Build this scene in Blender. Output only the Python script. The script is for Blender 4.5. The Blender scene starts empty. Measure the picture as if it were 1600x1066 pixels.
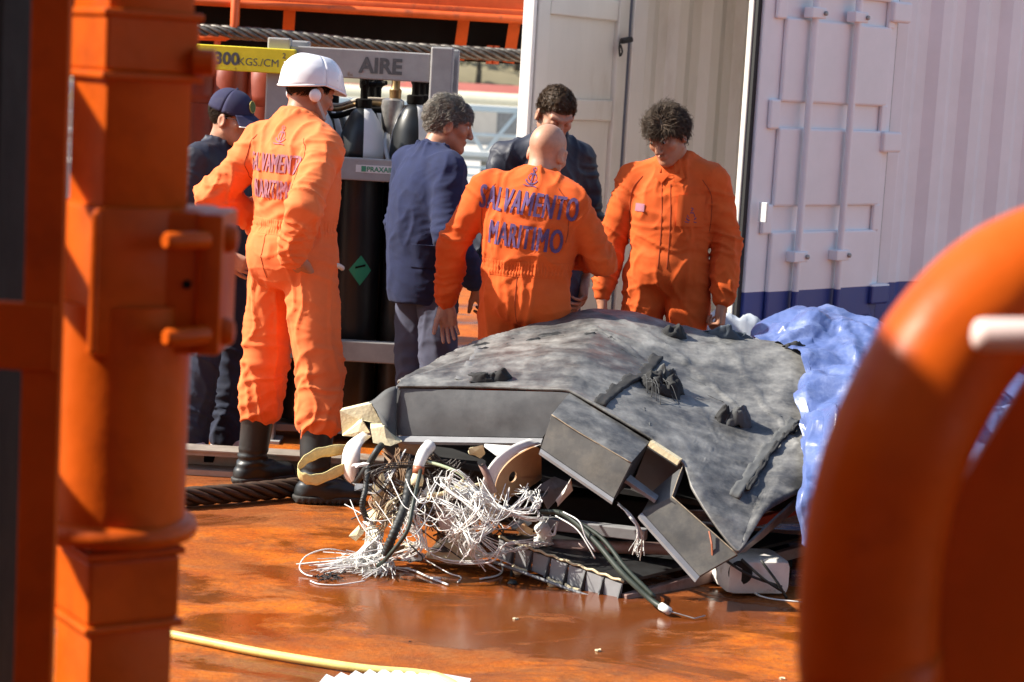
import bpy, bmesh, math, random
import numpy as np
from mathutils import Vector, Matrix, noise as mnoise
from mathutils.bvhtree import BVHTree

random.seed(7)
RNG = np.random.default_rng(7)
R = math.radians
scene = bpy.context.scene
COL = scene.collection

# ------------------------------------------------------------------ camera
CAM_H, F_PX, PITCH, ROLL = 1.81, 3200.0, 7.44, 3.3
cam_data = bpy.data.cameras.new('camera')
cam = bpy.data.objects.new('camera', cam_data)
COL.objects.link(cam)
cam_data.sensor_width = 36.0
cam_data.lens = F_PX / 1600.0 * 36.0
cam_data.clip_start = 0.05
cam_data.clip_end = 2000.0
CAM_ROT = Matrix.Rotation(R(90 - PITCH), 3, 'X') @ Matrix.Rotation(R(ROLL), 3, 'Z')
cam.matrix_world = Matrix.Translation((0, 0, CAM_H)) @ CAM_ROT.to_4x4()
cam_data.dof.use_dof = True
cam_data.dof.focus_distance = 8.0
cam_data.dof.aperture_fstop = 4.8
scene.camera = cam

# ------------------------------------------------------------------ sky and sun
SUN_AZ = (-1.0, -0.03)
SUN_EL = 40.0
world = bpy.data.worlds.new('World')
scene.world = world
world.use_nodes = True
_nt = world.node_tree
_sky = _nt.nodes.new('ShaderNodeTexSky')
_sky.sky_type = 'NISHITA'
_sky.sun_disc = False
_sky.sun_elevation = R(SUN_EL)
_sky.sun_rotation = math.atan2(SUN_AZ[0], SUN_AZ[1])
_bg = _nt.nodes['Background']
_bg.inputs['Strength'].default_value = 0.115
_nt.links.new(_sky.outputs[0], _bg.inputs[0])
_sd = bpy.data.lights.new('sun', 'SUN')
_sd.energy = 5.0
_sd.angle = R(0.53)
_sd.color = (1.0, 0.93, 0.81)
sun = bpy.data.objects.new('sun', _sd)
COL.objects.link(sun)
_ce = math.cos(R(SUN_EL)) / math.hypot(*SUN_AZ)
_to_sun = Vector((SUN_AZ[0] * _ce, SUN_AZ[1] * _ce, math.sin(R(SUN_EL))))
sun.rotation_euler = _to_sun.to_track_quat('Z', 'Y').to_euler()
scene.view_settings.view_transform = 'Standard'
scene.view_settings.look = 'None'
scene.view_settings.gamma = 1.0
scene.view_settings.exposure = 0.98
scene.view_settings.use_curve_mapping = False
scene.cycles.max_bounces = 6
scene.cycles.diffuse_bounces = 3
scene.cycles.glossy_bounces = 3
scene.cycles.caustics_reflective = False
scene.cycles.caustics_refractive = False

# ------------------------------------------------------------------ measuring helpers
def P(px, py, y):
    "the place at distance y that the photograph shows at pixel px, py (used to survey positions)"
    d = CAM_ROT @ Vector(((px - 800) / F_PX, -(py - 533) / F_PX, -1))
    return Vector((0, 0, CAM_H)) + d * (y / d.y)

def G(px, py, z=0.0):
    d = CAM_ROT @ Vector(((px - 800) / F_PX, -(py - 533) / F_PX, -1))
    return Vector((0, 0, CAM_H)) + d * ((z - CAM_H) / d.z)

# ------------------------------------------------------------------ numpy noise
_perm = RNG.permutation(256)
_perm = np.concatenate([_perm, _perm, _perm])
_grad = RNG.normal(size=(256, 3))
_grad /= np.linalg.norm(_grad, axis=1)[:, None]

def pnoise(p):
    p = np.asarray(p, float)
    i = np.floor(p).astype(int)
    f = p - i
    i &= 255
    u = f * f * f * (f * (f * 6 - 15) + 10)
    res = 0
    for dx in (0, 1):
        for dy in (0, 1):
            for dz in (0, 1):
                h = _perm[_perm[_perm[(i[:, 0] + dx) & 255] + ((i[:, 1] + dy) & 255)] + ((i[:, 2] + dz) & 255)]
                g = _grad[h]
                d = f - np.array((dx, dy, dz))
                w = (u[:, 0] if dx else 1 - u[:, 0]) * (u[:, 1] if dy else 1 - u[:, 1]) * (u[:, 2] if dz else 1 - u[:, 2])
                res = res + w * (g * d).sum(1)
    return res * 1.6

def crumple(p, n, wl, amp, aniso=(1, 1, 1), seed=0):
    "sum of triangle waves in random directions: flat facets meeting in sharp creases"
    rg_ = np.random.default_rng(seed)
    p = np.asarray(p) * np.array(aniso)
    out = 0
    for k in range(n):
        d = rg_.normal(size=3)
        d /= np.linalg.norm(d)
        w = wl * rg_.uniform(.6, 1.6)
        ph = (p @ d) / w + rg_.uniform(0, 9) + .7 * pnoise(p / (wl * 2.5) + k * 13.7)
        out = out + amp / n ** .5 * (4 * np.abs(ph - np.floor(ph + .5)) - 1) * np.clip(.65 + .9 * pnoise(p / (wl * 1.8) + k * 5.1), 0, 1.4)
    return out

# ------------------------------------------------------------------ materials
MATS = {}
def lin(r, g, b):
    return tuple(((c / 255) / 12.92 if c / 255 <= 0.04045 else ((c / 255 + 0.055) / 1.055) ** 2.4) for c in (r, g, b))

def mat(name, col, rough=0.6, metal=0.0, var=0.12, scale=6.0, bump=0.0, bscale=60.0, col2=None, mix_scale=3.0,
        mix_lo=0.5, mix_hi=0.65, spec=0.5, rvar=0.1, stretch=(1, 1, 1), bdist=0.01, sheen=0.0, coat=0.0, sub=0.0):
    if name in MATS:
        return MATS[name]
    m = bpy.data.materials.new(name)
    MATS[name] = m
    m.use_nodes = True
    nt = m.node_tree
    N, L = nt.nodes, nt.links
    b = N['Principled BSDF']
    b.inputs['Metallic'].default_value = metal
    b.inputs['Specular IOR Level'].default_value = spec
    b.inputs['Sheen Weight'].default_value = sheen
    b.inputs['Coat Weight'].default_value = coat
    if sub:
        b.inputs['Subsurface Weight'].default_value = sub
        b.inputs['Subsurface Radius'].default_value = (0.012, 0.004, 0.002)
    tc = N.new('ShaderNodeTexCoord')
    mp = N.new('ShaderNodeMapping')
    mp.inputs['Scale'].default_value = stretch
    L.new(tc.outputs['Object'], mp.inputs[0])
    n1 = N.new('ShaderNodeTexNoise')
    n1.inputs['Scale'].default_value = scale
    n1.inputs['Detail'].default_value = 6
    n1.inputs['Roughness'].default_value = 0.65
    L.new(mp.outputs[0], n1.inputs[0])
    # value variation
    mr = N.new('ShaderNodeMapRange')
    mr.inputs[1].default_value = 0.3
    mr.inputs[2].default_value = 0.7
    mr.inputs[3].default_value = 1 - var
    mr.inputs[4].default_value = 1 + var
    L.new(n1.outputs[0], mr.inputs[0])
    mixn = N.new('ShaderNodeMix')
    mixn.data_type = 'RGBA'
    mixn.inputs['A'].default_value = (*col, 1)
    mixn.inputs['B'].default_value = (*(col2 or col), 1)
    if col2:
        n2 = N.new('ShaderNodeTexNoise')
        n2.inputs['Scale'].default_value = mix_scale
        n2.inputs['Detail'].default_value = 8
        n2.inputs['Roughness'].default_value = 0.7
        L.new(mp.outputs[0], n2.inputs[0])
        m2 = N.new('ShaderNodeMapRange')
        m2.inputs[1].default_value = mix_lo
        m2.inputs[2].default_value = mix_hi
        L.new(n2.outputs[0], m2.inputs[0])
        L.new(m2.outputs[0], mixn.inputs[0])
    else:
        mixn.inputs[0].default_value = 0
    mul = N.new('ShaderNodeVectorMath')
    mul.operation = 'SCALE'
    L.new(mixn.outputs['Result'], mul.inputs[0])
    L.new(mr.outputs[0], mul.inputs['Scale'])
    L.new(mul.outputs[0], b.inputs['Base Color'])
    rr = N.new('ShaderNodeMapRange')
    rr.inputs[1].default_value = 0.3
    rr.inputs[2].default_value = 0.7
    rr.inputs[3].default_value = max(0.03, rough - rvar)
    rr.inputs[4].default_value = min(1, rough + rvar)
    L.new(n1.outputs[0], rr.inputs[0])
    L.new(rr.outputs[0], b.inputs['Roughness'])
    if bump:
        n3 = N.new('ShaderNodeTexNoise')
        n3.inputs['Scale'].default_value = bscale
        n3.inputs['Detail'].default_value = 5
        L.new(mp.outputs[0], n3.inputs[0])
        bp = N.new('ShaderNodeBump')
        bp.inputs['Strength'].default_value = bump
        bp.inputs['Distance'].default_value = bdist
        L.new(n3.outputs[0], bp.inputs['Height'])
        L.new(bp.outputs[0], b.inputs['Normal'])
    m['mul'] = 0
    return m

# ------------------------------------------------------------------ objects
def link(name, me, material=None, parent=None, smooth=False):
    o = bpy.data.objects.new(name, me)
    COL.objects.link(o)
    if material is not None and len(me.materials) == 0:
        if isinstance(material, (list, tuple)):
            for q in material:
                me.materials.append(q)
        else:
            me.materials.append(material)
    if smooth:
        me.polygons.foreach_set('use_smooth', [True] * len(me.polygons))
    if parent is not None:
        o.parent = parent
    return o

def tag(o, label, cat, group=None, kind=None):
    o['label'] = label
    o['category'] = cat
    if group:
        o['group'] = group
    if kind:
        o['kind'] = kind
    return o

def empty(name, loc=(0, 0, 0), rz=0.0, label=None, cat=None, group=None):
    o = bpy.data.objects.new(name, None)
    COL.objects.link(o)
    o.location = loc
    o.rotation_euler = (0, 0, rz)
    o.empty_display_size = 0.1
    if label:
        tag(o, label, cat, group)
    return o

def copy_tree(o, parent=None):
    c = o.copy()
    COL.objects.link(c)
    c.parent = parent
    for ch in [q for q in bpy.data.objects if q.parent == o]:
        copy_tree(ch, c)
    return c

def catmull(pts, n):
    pts = [Vector(p) for p in pts]
    if len(pts) == 2:
        return [pts[0].lerp(pts[1], i / n) for i in range(n + 1)]
    out = []
    q = [pts[0] * 2 - pts[1]] + pts + [pts[-1] * 2 - pts[-2]]
    segs = len(pts) - 1
    for i in range(n + 1):
        t = i / n * segs
        k = min(int(t), segs - 1)
        u = t - k
        a, b, c, d = q[k], q[k + 1], q[k + 2], q[k + 3]
        out.append(0.5 * ((2 * b) + (c - a) * u + (2 * a - 5 * b + 4 * c - d) * u * u + (3 * b - a - 3 * c + d) * u ** 3))
    return out

class MB:
    "collects faces for one mesh object"
    def __init__(self):
        self.v, self.f, self.m = [], [], []
    def add(self, vs, fs, mi=0):
        o = len(self.v)
        self.v += [tuple(v) for v in vs]
        self.f += [tuple(i + o for i in f) for f in fs]
        self.m += [mi] * len(fs)
        return self
    def box(self, c, s, rot=None, mi=0, bev=0.0):
        c = Vector(c)
        hx, hy, hz = s[0] / 2, s[1] / 2, s[2] / 2
        b = min(bev, hx * .9, hy * .9, hz * .9)
        if b <= 0:
            vs = [Vector((x, y, z)) for z in (-hz, hz) for y in (-hy, hy) for x in (-hx, hx)]
            fs = [(0, 2, 3, 1), (4, 5, 7, 6), (0, 1, 5, 4), (2, 6, 7, 3), (0, 4, 6, 2), (1, 3, 7, 5)]
        else:
            bm = bmesh.new()
            bmesh.ops.create_cube(bm, size=1)
            for q in bm.verts:
                q.co = Vector((q.co.x * 2 * hx, q.co.y * 2 * hy, q.co.z * 2 * hz))
            bmesh.ops.bevel(bm, geom=bm.edges[:], offset=b, segments=2, profile=0.5, affect='EDGES')
            bm.verts.index_update()
            vs = [q.co.copy() for q in bm.verts]
            fs = [tuple(q.index for q in f.verts) for f in bm.faces]
            bm.free()
        if rot is not None:
            vs = [rot @ v for v in vs]
        return self.add([v + c for v in vs], fs, mi)
    def bar(self, a, b, w, h, up=(0, 0, 1), mi=0, bev=0.0):
        a, b = Vector(a), Vector(b)
        d = (b - a)
        y = d.normalized()
        x = y.cross(Vector(up)).normalized()
        z = x.cross(y)
        rot = Matrix((x, y, z)).transposed()
        return self.box((a + b) / 2, (w, d.length, h), rot, mi, bev)
    def tube(self, path, r, n=8, mi=0, cap=True, res=None, twist=None):
        path = [Vector(p) for p in path]
        if res:
            path = catmull(path, res)
        rs = r if isinstance(r, (list, tuple)) else [r] * len(path)
        if len(rs) != len(path):
            rs = [np.interp(i / (len(path) - 1), np.linspace(0, 1, len(rs)), rs) for i in range(len(path))]
        vs = []
        t0 = (path[1] - path[0]).normalized()
        ref = Vector((0, 0, 1)) if abs(t0.z) < .9 else Vector((1, 0, 0))
        x = t0.cross(ref).normalized()
        for i, p in enumerate(path):
            t = (path[min(i + 1, len(path) - 1)] - path[max(i - 1, 0)])
            t = t.normalized() if t.length > 1e-9 else t0
            x = (x - t * x.dot(t)).normalized()
            y = t.cross(x)
            tw = twist * i if twist else 0
            for k in range(n):
                a = 2 * math.pi * k / n + tw
                vs.append(p + (x * math.cos(a) + y * math.sin(a)) * rs[i])
        fs = []
        for i in range(len(path) - 1):
            for k in range(n):
                k2 = (k + 1) % n
                fs.append((i * n + k, i * n + k2, (i + 1) * n + k2, (i + 1) * n + k))
        if cap:
            fs.append(tuple(range(n))[::-1])
            fs.append(tuple((len(path) - 1) * n + k for k in range(n)))
        return self.add(vs, fs, mi)
    def lathe(self, prof, c=(0, 0, 0), n=24, rot=None, mi=0, sector=None):
        "prof: (radius, z) from bottom to top"
        vs, fs = [], []
        c = Vector(c)
        for (r_, z) in prof:
            for k in range(n):
                a = 2 * math.pi * k / n
                p = Vector((r_ * math.cos(a), r_ * math.sin(a), z))
                vs.append((rot @ p if rot else p) + c)
        ms = []
        for i in range(len(prof) - 1):
            for k in range(n):
                k2 = (k + 1) % n
                fs.append((i * n + k, i * n + k2, (i + 1) * n + k2, (i + 1) * n + k))
                ms.append(sector(k / n) if sector else mi)
        fs.append(tuple(range(n))[::-1])
        fs.append(tuple((len(prof) - 1) * n + k for k in range(n)))
        ms += [mi, mi]
        self.add(vs, fs, mi)
        self.m[-len(ms):] = ms
        return self
    def slab(self, pts, th, mi=0, nrm=None):
        "polygon with thickness th, extruded away from its normal"
        pts = [Vector(p) for p in pts]
        if nrm is None:
            nrm = (pts[1] - pts[0]).cross(pts[-1] - pts[0]).normalized()
        n = len(pts)
        vs = pts + [p - Vector(nrm) * th for p in pts]
        fs = [tuple(range(n)), tuple(range(2 * n - 1, n - 1, -1))]
        fs += [(i, i + n, (i + 1) % n + n, (i + 1) % n) for i in range(n)]
        return self.add(vs, fs, mi)
    def grid(self, rows, mi=0, th=0.0, closed=False):
        "rows of points -> sheet; th gives it a back side"
        nr, nc = len(rows), len(rows[0])
        vs = [Vector(p) for r_ in rows for p in r_]
        fs = []
        for i in range(nr - 1):
            for j in range(nc - 1 + (1 if closed else 0)):
                j2 = (j + 1) % nc
                fs.append((i * nc + j, i * nc + j2, (i + 1) * nc + j2, (i + 1) * nc + j))
        if th:
            V = np.array([tuple(v) for v in vs]).reshape(nr, nc, 3)
            du = np.gradient(V, axis=1)
            dv = np.gradient(V, axis=0)
            nn = np.cross(du, dv)
            nn /= np.linalg.norm(nn, axis=2)[..., None] + 1e-12
            B = (V - nn * th).reshape(-1, 3)
            off = len(vs)
            vs = vs + [Vector(p) for p in B]
            fs += [tuple(i + off for i in f[::-1]) for f in fs]
            rim = [(0 * nc + j, 0 * nc + j + 1) for j in range(nc - 1)] + [((nr - 1) * nc + j + 1, (nr - 1) * nc + j) for j in range(nc - 1)]
            rim += [((i + 1) * nc, i * nc) for i in range(nr - 1)] + [(i * nc + nc - 1, (i + 1) * nc + nc - 1) for i in range(nr - 1)]
            fs += [(b, a, a + off, b + off) for a, b in rim]
        return self.add(vs, fs, mi)
    def mesh(self, name):
        me = bpy.data.meshes.new(name)
        me.from_pydata(self.v, [], self.f)
        if any(self.m):
            me.polygons.foreach_set('material_index', self.m)
        me.update()
        return me
    def build(self, name, material, parent=None, smooth=False, angle=None):
        me = self.mesh(name)
        o = link(name, me, material, parent, smooth)
        if angle is not None:
            me.polygons.foreach_set('use_smooth', [True] * len(me.polygons))
            me.set_sharp_from_angle(angle=R(angle))
        return o

# ------------------------------------------------------------------ signed-distance bodies
class SDF:
    def __init__(self):
        self.p = []
    def rc(self, a, b, r1, r2, k=0.02, sub=False):
        self.p.append(('rc', np.array(a, float), np.array(b, float), r1, r2, k, sub))
        return self
    def chain(self, pts, rs, k=0.02):
        for i in range(len(pts) - 1):
            self.rc(pts[i], pts[i + 1], rs[i], rs[i + 1], k)
        return self
    def el(self, c, r, rot=None, k=0.02, sub=False):
        self.p.append(('el', np.array(c, float), np.array(r, float), None if rot is None else np.array(rot), None, k, sub))
        return self
    def cut(self, pt, nrm):
        "keep the side the normal points away from"
        self.p.append(('cut', np.array(pt, float), np.array(nrm, float), None, None, 0, True))
        return self
    def mesh(self, h):
        lo = np.full(3, 1e9)
        hi = np.full(3, -1e9)
        bbs = []
        for q in self.p:
            if q[0] == 'rc':
                r_ = max(q[3], q[4])
                l_, h_ = np.minimum(q[1], q[2]) - r_, np.maximum(q[1], q[2]) + r_
            elif q[0] == 'el':
                r_ = q[2].max() if q[3] is not None else q[2]
                l_, h_ = q[1] - r_, q[1] + r_
            else:
                bbs.append(None)
                continue
            bbs.append((l_, h_))
            if not q[6]:
                lo = np.minimum(lo, l_)
                hi = np.maximum(hi, h_)
        lo -= 3 * h
        hi += 3 * h
        n = np.ceil((hi - lo) / h).astype(int) + 1
        D = np.full(n, 0.2, np.float32)
        ax = [lo[i] + h * np.arange(n[i]) for i in range(3)]
        for q, bb in zip(self.p, bbs):
            if bb is None:
                d = ((ax[0] - q[1][0]) * q[2][0])[:, None, None] + ((ax[1] - q[1][1]) * q[2][1])[None, :, None] + ((ax[2] - q[1][2]) * q[2][2])[None, None, :]
                D = np.maximum(D, d)
                continue
            mg = max(3 * h, q[5] * 1.6 + h)
            i0 = np.maximum(np.floor((bb[0] - mg - lo) / h).astype(int), 0)
            i1 = np.minimum(np.ceil((bb[1] + mg - lo) / h).astype(int) + 1, n)
            if (i1 <= i0).any():
                continue
            sl = tuple(slice(i0[i], i1[i]) for i in range(3))
            X = ax[0][sl[0]][:, None, None]
            Y = ax[1][sl[1]][None, :, None]
            Z = ax[2][sl[2]][None, None, :]
            if q[0] == 'rc':
                ab = q[2] - q[1]
                L2 = max((ab * ab).sum(), 1e-12)
                px, py, pz = X - q[1][0], Y - q[1][1], Z - q[1][2]
                t = np.clip((px * ab[0] + py * ab[1] + pz * ab[2]) / L2, 0, 1)
                d = np.sqrt((px - t * ab[0]) ** 2 + (py - t * ab[1]) ** 2 + (pz - t * ab[2]) ** 2) - (q[3] + (q[4] - q[3]) * t)
            else:
                px, py, pz = X - q[1][0] + 0 * Y + 0 * Z, Y - q[1][1] + 0 * X + 0 * Z, Z - q[1][2] + 0 * X + 0 * Y
                if q[3] is not None:
                    M = q[3]
                    px, py, pz = (px * M[0, 0] + py * M[1, 0] + pz * M[2, 0], px * M[0, 1] + py * M[1, 1] + pz * M[2, 1], px * M[0, 2] + py * M[1, 2] + pz * M[2, 2])
                r_ = q[2]
                k0 = np.sqrt((px / r_[0]) ** 2 + (py / r_[1]) ** 2 + (pz / r_[2]) ** 2) + 1e-9
                k1 = np.sqrt((px / r_[0] ** 2) ** 2 + (py / r_[1] ** 2) ** 2 + (pz / r_[2] ** 2) ** 2) + 1e-9
                d = k0 * (k0 - 1) / k1
            A = D[sl]
            k = q[5]
            if q[6]:
                d = -d
                hh = np.clip(0.5 - 0.5 * (A - d) / max(k, 1e-6), 0, 1) if k else (d > A) * 1.0
                D[sl] = A + (d - A) * hh + k * hh * (1 - hh)
            else:
                hh = np.clip(0.5 + 0.5 * (A - d) / max(k, 1e-6), 0, 1)
                D[sl] = A + (d - A) * hh - k * hh * (1 - hh)
        return nets(D, lo, h)

def nets(D, lo, h):
    S = D < 0
    c = np.zeros(tuple(s - 1 for s in D.shape), np.int8)
    for a in (0, 1):
        for b in (0, 1):
            for d in (0, 1):
                c += S[a:S.shape[0] - 1 + a, b:S.shape[1] - 1 + b, d:S.shape[2] - 1 + d]
    mask = (c > 0) & (c < 8)
    idx = np.full(c.shape, -1)
    I = np.argwhere(mask)
    idx[mask] = np.arange(len(I))
    acc = np.zeros((len(I), 3))
    cnt = np.zeros(len(I))
    cr = [np.array((a, b, d)) for a in (0, 1) for b in (0, 1) for d in (0, 1)]
    for a in cr:
        for ax_ in range(3):
            if a[ax_]:
                continue
            b = a.copy()
            b[ax_] = 1
            va = D[tuple((I + a).T)]
            vb = D[tuple((I + b).T)]
            x = (va < 0) != (vb < 0)
            t = (va / (va - vb + 1e-20))[x]
            acc[x] += a + t[:, None] * (b - a)
            cnt[x] += 1
    V = lo + h * (I + acc / cnt[:, None])
    Fs = []
    for ax_ in range(3):
        s0 = [slice(1, -1)] * 3
        s1 = [slice(1, -1)] * 3
        s0[ax_] = slice(0, -1)
        s1[ax_] = slice(1, None)
        A = S[tuple(s0)]
        B = S[tuple(s1)]
        E = np.argwhere(A != B)
        if not len(E):
            continue
        ins = A[tuple(E.T)]
        off = np.array([1, 1, 1])
        off[ax_] = 0
        E = E + off
        o1, o2 = [q for q in range(3) if q != ax_]
        def cell(d1, d2):
            q = E.copy()
            q[:, o1] += d1
            q[:, o2] += d2
            return idx[tuple(q.T)]
        quad = np.stack([cell(-1, -1), cell(0, -1), cell(0, 0), cell(-1, 0)], 1)
        if ax_ == 1:
            quad = quad[:, ::-1]
        quad[~ins] = quad[~ins][:, ::-1]
        Fs.append(quad)
    F = np.concatenate(Fs)
    F = F[(F >= 0).all(1)]
    return V, F

def np_normals(V, F):
    n = np.cross(V[F[:, 2]] - V[F[:, 0]], V[F[:, 3]] - V[F[:, 1]])
    N = np.zeros_like(V)
    for i in range(4):
        np.add.at(N, F[:, i], n)
    return N / (np.linalg.norm(N, axis=1)[:, None] + 1e-12)

def np_smooth(V, F, it=2, w=0.5):
    for _ in range(it):
        A = np.zeros_like(V)
        c = np.zeros(len(V))
        for i in range(4):
            j = (i + 1) % 4
            np.add.at(A, F[:, i], V[F[:, j]])
            np.add.at(A, F[:, j], V[F[:, i]])
            np.add.at(c, F[:, i], 1)
            np.add.at(c, F[:, j], 1)
        V = V * (1 - w) + w * A / np.maximum(c, 1)[:, None]
    return V

def np_mesh(name, V, F):
    me = bpy.data.meshes.new(name)
    V = np.asarray(V)
    F = np.asarray(F)
    me.vertices.add(len(V))
    me.vertices.foreach_set('co', V.astype(np.float32).ravel())
    me.loops.add(F.size)
    me.loops.foreach_set('vertex_index', F.astype(np.int32).ravel())
    me.polygons.add(len(F))
    me.polygons.foreach_set('loop_start', np.arange(0, F.size, F.shape[1], dtype=np.int32))
    me.polygons.foreach_set('use_smooth', np.ones(len(F), bool))
    me.update(calc_edges=True)
    me.validate()
    return me

def text_mesh(txt, size=1.0, bold=0.0, maxedge=None, align='CENTER', space=1.0):
    "flat lettering as (verts Nx2, faces)"
    cu = bpy.data.curves.new('lettering', 'FONT')
    cu.body = txt
    cu.size = size
    cu.align_x = align
    cu.offset = bold
    cu.space_character = space
    cu.resolution_u = 3
    ob = bpy.data.objects.new('lettering', cu)
    COL.objects.link(ob)
    dg = bpy.context.evaluated_depsgraph_get()
    me = bpy.data.meshes.new_from_object(ob.evaluated_get(dg))
    bm = bmesh.new()
    bm.from_mesh(me)
    bmesh.ops.triangulate(bm, faces=bm.faces[:])
    if maxedge:
        for _ in range(6):
            e = [q for q in bm.edges if q.calc_length() > maxedge]
            if not e:
                break
            bmesh.ops.subdivide_edges(bm, edges=e, cuts=1)
            bmesh.ops.triangulate(bm, faces=bm.faces[:])
    bm.verts.index_update()
    vs = [(v.co.x, v.co.y) for v in bm.verts]
    fs = [tuple(v.index for v in f.verts) for f in bm.faces]
    bm.free()
    bpy.data.objects.remove(ob)
    bpy.data.curves.remove(cu)
    bpy.data.meshes.remove(me)
    return vs, fs

def flat_text(name, txt, size, org, right, up, material, parent, bold=0.0, align='CENTER', lift=0.003):
    vs, fs = text_mesh(txt, size, bold, None, align)
    org, right, up = Vector(org), Vector(right).normalized(), Vector(up).normalized()
    n = right.cross(up).normalized()
    m = MB().add([org + right * a + up * b + n * lift for a, b in vs], fs)
    return m.build(name, material, parent)
# ================================================================== materials of the place
ORANGE_PAINT = mat('orange ship paint', (0.54, 0.088, 0.005), 0.40, var=0.14, scale=5, bump=0.12, bscale=35, col2=(0.26, 0.036, 0.007), mix_scale=2.2, mix_lo=0.52, mix_hi=0.75, spec=.16)
ORANGE_PAINT2 = mat('orange gantry paint', (0.60, 0.10, 0.015), 0.5, var=0.15, scale=9, col2=(0.22, 0.05, 0.02), mix_scale=5, mix_lo=0.58, mix_hi=0.72)
RECESS_SHADE = mat('gantry recess shade', (0.008, 0.008, 0.008), 0.8, var=0.3, scale=8, spec=.1)  # near-black: shade of the recess under the gantry, put into the colour
DARK_STEEL = mat('dark machinery paint', (0.010, 0.009, 0.008), 0.7, var=0.3, scale=8, spec=.08)
GREY_PAINT = mat('grey rack paint', (0.34, 0.33, 0.32), 0.55, var=0.12, scale=12, col2=(0.20, 0.11, 0.06), mix_scale=9, mix_lo=0.63, mix_hi=0.72)
YELLOW_PAINT = mat('yellow rack paint', (0.80, 0.66, 0.03), 0.5, var=0.1, scale=14, col2=(0.22, 0.10, 0.03), mix_scale=11, mix_lo=0.62, mix_hi=0.70)
STENCIL = mat('dark stencil paint', (0.10, 0.10, 0.10), 0.7, var=0.3, scale=60)
STEEL_WIRE = mat('greased steel wire', (0.13, 0.12, 0.105), 0.4, metal=0.55, var=0.6, scale=40)
WIRE_CORE = mat('dark wire rope core', (0.02, 0.018, 0.015), 0.6, var=0.3)  # near-black core shows between the strands
RUST_WIRE = mat('rusty wire rope', (0.055, 0.032, 0.018), 0.6, var=0.4, scale=30)

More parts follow.
